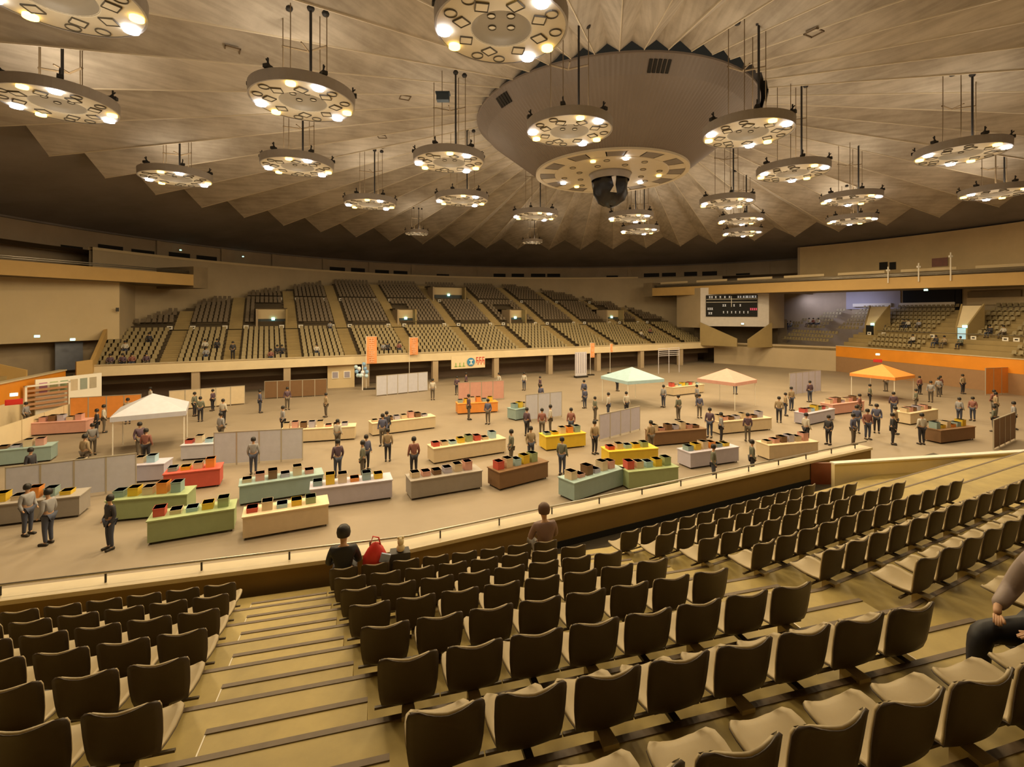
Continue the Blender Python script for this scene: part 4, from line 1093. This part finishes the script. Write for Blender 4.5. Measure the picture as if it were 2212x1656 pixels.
for k in range(12):
    c = [P((.8, .85, .95)), P((.25, .45, .75)), P((.55, .75, .9))][k % 3]
    obj('balloon', MB().lathe([(0, -.2), (.13, -.15), (.19, 0), (.14, .14), (0, .2)], 10).mesh('balloon', c, True), t, (rnd.uniform(-.6, .6), rnd.uniform(-.2, .2), zt_-.2-rnd.random()*1.3))
p, zb, zt_, W_ = standing('', 1012, 768, 795, 49, 78)
t = tag(empty('hanging_sign', (p[0], p[1], zb), PHI), 'hanging sign with a blue round emblem, red letters and green strokes', 'sign')
obj('board', MB().box(-W_/2, W_/2, 0, .05, 0, zt_-zb).mesh('board', M['parapet']), t)
obj('blue_emblem', MB().lathe([(0, 0), (.42, 0), (.42, .04), (0, .04)], 20).mesh('blue_emblem', P((.05, .25, .5))), t, (.25, -.03, (zt_-zb)*.5)).rotation_euler = (pi/2, 0, 0)
obj('white_letter', MB().box(-.06, .06, -.10, -.08, .4, .85).box(-.2, .2, -.10, -.08, .75, .85).box(-.2, .2, -.10, -.08, .38, .46).mesh('white_letter', M['sign']), t, (.25, 0, 0))
g = MB()
for k in range(3):
    x = .85+k*.34; g.box(x, x+.06, -.02, 0, .5, 1.1); g.box(x, x+.24, -.02, 0, 1.0, 1.08); g.box(x, x+.24, -.02, 0, .72, .8); g.box(x+.18, x+.24, -.02, 0, .3, .75)
obj('red_letters', g.mesh('red_letters', M['red']), t)
g = MB()
for k in range(3): g.box(-1.5+k*.42, -1.2+k*.42, -.02, 0, .2, .28); g.box(-1.4+k*.42, -1.32+k*.42, -.02, 0, .2, .6)
obj('green_letters', g.mesh('green_letters', P((.25, .45, .12))), t)
p, zb, zt_, W_ = standing('', 1255, 760, 785, 55, 30)
t = tag(empty('poster_board', (p[0], p[1], 0), PHI), 'pale striped poster board beside the narrow orange banner', 'board')
obj('panel', MB().box(-W_/2, W_/2, 0, .06, .2, zt_).mesh('panel', P((.62, .60, .66))), t)
for k in range(5): obj('stripe', MB().box(-W_/2+.1+k*W_/5, -W_/2+.16+k*W_/5, -.02, 0, .5, zt_-.1).mesh('stripe', P((.3, .28, .38))), t)
obj('foot', MB().box(-W_/2, W_/2, -.3, .3, 0, .2).mesh('foot', M['steel']), t)
p, zb, zt_, W_ = standing('', 1445, 752, 768, 59, 60)
t = tag(empty('folding_rack', (p[0], p[1], 0), PHI), 'white wire rack of bars below the right part of the far parapet', 'rack')
for k in range(5): obj('bar', MB().tube([(-W_/2, 0, zt_-k*.22), (W_/2, 0, zt_-k*.22)], .035, 5).mesh('bar', P((.7, .68, .75))), t)
for x in (-W_/2, 0, W_/2): obj('upright', MB().tube([(x, 0, 0), (x, 0, zt_)], .04, 5).mesh('upright', P((.6, .58, .66))), t)
# display cases and posters by the left corner
p, zb, zt_, W_ = standing('', 103, 828, 868, 33, 44)
t = tag(empty('shelf_frame', (p[0], p[1], 0), radians(70)), 'cream framed shelf with brown slats against the left orange parapet', 'shelf')
obj('frame', MB().box(-W_*.9, -W_*.9+.12, -.1, .1, 0, zt_).box(W_*.9-.12, W_*.9, -.1, .1, 0, zt_).box(-W_*.9, W_*.9, -.1, .1, zt_-.1, zt_).mesh('frame', M['sign']), t)
for k in range(5): obj('slat', MB().box(-W_*.85, W_*.85, 0, .08, zt_-.45-k*.3, zt_-.3-k*.3).mesh('slat', P((.45, .24, .12))), t)
p, zb, zt_, W_ = standing('', 152, 812, 845, 34.5, 50)
t = tag(empty('poster_wall', (p[0], p[1], 0), radians(72)), 'cream board covered with small coloured posters in the left corner', 'board')
obj('panel', MB().box(-2.0, 2.0, 0, .1, 0, zt_).mesh('panel', M['sign']), t)
for k in range(6): obj('poster', MB().box(-1.8+k*.6, -1.35+k*.6, -.02, 0, zt_-1.05, zt_-.25).mesh('poster', P([(.5, .25, .4), (.5, .55, .35), (.35, .45, .3), (.6, .5, .35), (.3, .35, .3), (.45, .4, .3)][k])), t)

# ------------------------------------------------------------------ fair stalls on the arena floor
def flo(px, py): return at(px, py, -CZ)
def table(px, py, col, L, rz, goods, lab, cn, o_):
    x, y = flo(px, py); t = tag(empty('fair_table', (x, y, 0), rz), lab, 'table', 'tables on the arena floor')
    obj('cloth', MB().prism([(-L/2, -.45), (L/2, -.45), (L/2, .45), (-L/2, .45)], .08, .74).mesh('cloth', P(col)), t)
    obj('tabletop', MB().box(-L/2-.03, L/2+.03, -.48, .48, .74, .78).mesh('tabletop', P(tuple(min(c*1.15, .9) for c in col))), t)
    for sx in (-1, 1):
        for sy in (-1, 1): obj('leg', MB().tube([(sx*(L/2-.08), sy*.38, 0), (sx*(L/2-.08), sy*.38, .1)], .02, 5).mesh('leg', M['steel']), t)
    r_ = random.Random(px*7+py)
    for k in range(int(L/.45)):
        c = goods[k % len(goods)]; h = .12+.28*r_.random(); xx = -L/2+.25+k*.45
        o = obj('goods_box', MB().box(-.16, .16, -.2, .2, 0, h).box(-.17, .17, -.21, .21, h-.03, h).mesh('goods_box', P(c)), None, (x+xx*cos(rz), y+xx*sin(rz), .78), rz)
        tag(o, '%s goods box, %s from one end of the %s %s fair table' % (CN.get(c, 'coloured'), ORD[k+1], o_, cn), 'box', 'goods boxes on fair tables')
def screen(px, py, col, L, H, rz, lab):
    x, y = flo(px, py); t = tag(empty('partition_screen', (x, y, 0), rz), lab, 'partition', 'partitions on the arena floor')
    n_ = max(2, int(L/1.0))
    for k in range(n_):
        xa = -L/2+k*L/n_
        f = obj('panel', MB().box(xa+.02, xa+L/n_-.02, -.02, .02, .1, H).mesh('panel', P(col)), t)
        obj('panel_frame', MB().box(xa, xa+.03, -.03, .03, 0, H+.02).box(xa+L/n_-.03, xa+L/n_, -.03, .03, 0, H+.02).box(xa, xa+L/n_, -.03, .03, H-.01, H+.03).mesh('panel_frame', M['metal_line']), t)
def tent(px, py, col, L, rz, lab):
    x, y = flo(px, py); t = tag(empty('market_tent', (x, y, 0), rz), lab, 'tent', 'tents on the arena floor')
    h = 2.1
    for sx in (-1, 1):
        for sy in (-1, 1): obj('leg', MB().tube([(sx*L/2, sy*L/2, 0), (sx*L/2, sy*L/2, h)], .03, 6).mesh('leg', M['sign']), t)
    q = L/2+.1
    mb = MB().add([(-q, -q, h), (q, -q, h), (q, q, h), (-q, q, h), (0, 0, h+.85), (-q, -q, h-.25), (q, -q, h-.25), (q, q, h-.25), (-q, q, h-.25), (0, 0, h+.8)],
                  [(0, 1, 4), (1, 2, 4), (2, 3, 4), (3, 0, 4), (5, 6, 1, 0), (6, 7, 2, 1), (7, 8, 3, 2), (8, 5, 0, 3)])
    obj('canopy', mb.mesh('canopy', P(col)), t)
rz0 = PHI
BLUEW, LAV, TEAL, GRN, YEL, ORG, PNK, RED_, BRN, CRM, GRY, LBL = (.55, .56, .66), (.50, .48, .60), (.30, .42, .42), (.34, .42, .22), (.75, .52, .04), (.78, .30, .06), (.66, .36, .30), (.60, .10, .07), (.20, .11, .05), (.68, .56, .38), (.32, .29, .26), (.42, .62, .72)
n_ = 0
G1 = [RED_, CRM, LBL, YEL, GRN]; G2 = [CRM, PNK, BRN, LAV]; G3 = [TEAL, YEL, CRM, ORG]
CN = {BLUEW: 'pale blue', LAV: 'lavender', TEAL: 'grey-teal', GRN: 'green', YEL: 'yellow', ORG: 'orange', PNK: 'pink', RED_: 'red', BRN: 'dark brown', CRM: 'cream', GRY: 'grey', LBL: 'light blue'}
NUM = lambda k: ORD[k] if k <= 30 else (['', '', '', 'thirty', 'forty', 'fifty', 'sixty', 'seventy', 'eighty', 'ninety'][k//10]+('-'+ORD[k % 10] if k % 10 else 'th'))
STALLS = [('s', 230, 905, ORG, 4, 1.6), ('t', 130, 935, PNK, 3, 0), ('T', 330, 965, BLUEW, 3, 0), ('t', 250, 1040, LAV, 4, 0), ('s', 160, 1075, BLUEW, 4, 1.5), ('t', 420, 1050, RED_, 2, 0), ('t', 470, 985, BLUEW, 3, 0), ('t', 610, 1070, TEAL, 3, 0), ('s', 560, 1000, BLUEW, 4, 1.6), ('t', 420, 1150, GRN, 2.4, 0),
          ('t', 690, 950, CRM, 4, 0), ('t', 330, 1110, GRN, 2.5, 0), ('t', 620, 1140, CRM, 2.6, 0), ('s', 870, 850, BLUEW, 5, 1.8), ('t', 1030, 890, ORG, 3, 0), ('s', 1040, 865, PNK, 4, 1.6), ('t', 870, 930, CRM, 4, 0), ('t', 1140, 900, TEAL, 3, 0), ('s', 1175, 905, BLUEW, 3, 1.8),
          ('T', 1365, 870, LBL, 3.4, 0), ('s', 1340, 940, LAV, 4, 1.5), ('t', 1360, 1000, YEL, 2.6, 0), ('t', 1280, 1060, TEAL, 3, 0), ('t', 1215, 965, YEL, 2.4, 0), ('t', 1400, 1045, GRN, 2.4, 0), ('t', 1460, 955, BRN, 3.4, 0), ('t', 1530, 1000, LAV, 3, 0), ('T', 1570, 875, PNK, 3, 0), ('t', 1600, 930, CRM, 4, 0),
          ('s', 1740, 850, LAV, 5, 2.0), ('t', 1760, 910, LAV, 3.4, 0), ('t', 1820, 890, PNK, 3.6, 0), ('T', 1905, 860, ORG, 3.2, 0), ('s', 2180, 850, ORG, 6, 2.4), ('t', 1700, 985, CRM, 3, 0), ('t', 2050, 950, BRN, 3, 0), ('s', 2170, 960, BRN, 4, 1.6), ('t', 1980, 910, CRM, 3.4, 0), ('t', 70, 1120, GRY, 3, 0), ('t', 1010, 985, CRM, 4, 0), ('t', 960, 1060, GRY, 3, 0),
          ('t', 760, 1080, LAV, 3, 0), ('t', 1120, 1040, BRN, 2.6, 0), ('s', 450, 880, CRM, 5, 1.5), ('s', 640, 858, BRN, 5, 1.5), ('t', 1480, 850, CRM, 4, 0), ('t', 30, 1000, TEAL, 3, 0)]
kinds = {'t': [], 's': [], 'T': []}
for i, (k, px, py, c, L, H) in enumerate(STALLS):
    rz = rz0+random.uniform(-.25, .25); cn = CN[c]
    same = sorted(q[1] for q in STALLS if q[0] == k and q[3] == c); o_ = ORD[same.index(px)+1]
    which = '' if len(same) == 1 else ', %s of that colour from the left' % o_
    if k == 't': table(px, py, c, L, rz, (G1, G2, G3)[i % 3], cn+' cloth fair table on the arena floor'+which, cn, o_)
    elif k == 's': screen(px, py, c, L, H, rz, cn+' partition screen on the arena floor'+which)
    else: tent(px, py, c, L, rz, cn+' canopy market tent on the arena floor'+which)
rp = random.Random(11)
crowd = []
spots = [(flo(q[1], q[2]), q[4]) for q in STALLS]
while len(crowd) < 95:
    px = rp.uniform(20, 2190); lo = 840; hi = 1190-(px-300)*.11 if px > 300 else 1190
    py = lo+(hi-lo)*(rp.random()**1.1)
    if px > 1700: py = min(py, 960)
    x, y = flo(px, py)
    if any(abs((x-a)*EU.x+(y-b)*EU.y) < L/2+.6 and abs((x-a)*NV.x+(y-b)*NV.y) < 1.5 for (a, b), L in spots): continue
    if any(hypot(x-q[1], y-q[2]) < .9 for q in crowd): continue
    if Vector((x, y)).dot(NV) > 46: continue
    crowd.append((px, x, y))
crowd.sort()
CNM = ['black', 'grey', 'pale', 'navy', 'red-brown', 'dark green', 'tan', 'purple-black']
for i, (px, x, y) in enumerate(crowd):
    c = rp.randrange(8)
    t = person(x, y, 0, rp.uniform(0, 2*pi), 0, CLO[c], LEG[rp.randrange(3)], detail=False, scale=rp.uniform(.94, 1.04))
    tag(t, 'person in a %s jacket standing on the arena floor, %s from the left' % (CNM[c], NUM(i+1)), 'person', 'visitors on the arena floor')
# white low boards around the rink floor
wbp = struct(obj('trim_4', None))
for (a, b) in ((LS(-9, -2.5), LS(LL-1.5, -2.5)),):
    L = (Vector(b)-Vector(a)).length; nn = int(L/2)
    for k in range(nn):
        p0, p1 = Vector(a).lerp(Vector(b), k/nn), Vector(a).lerp(Vector(b), (k+.97)/nn)
        obj('rink_board', MB().wall(tuple(p0), tuple(p1), .1, 0, 1.15).mesh('rink_board', M['parapet']), wbp)
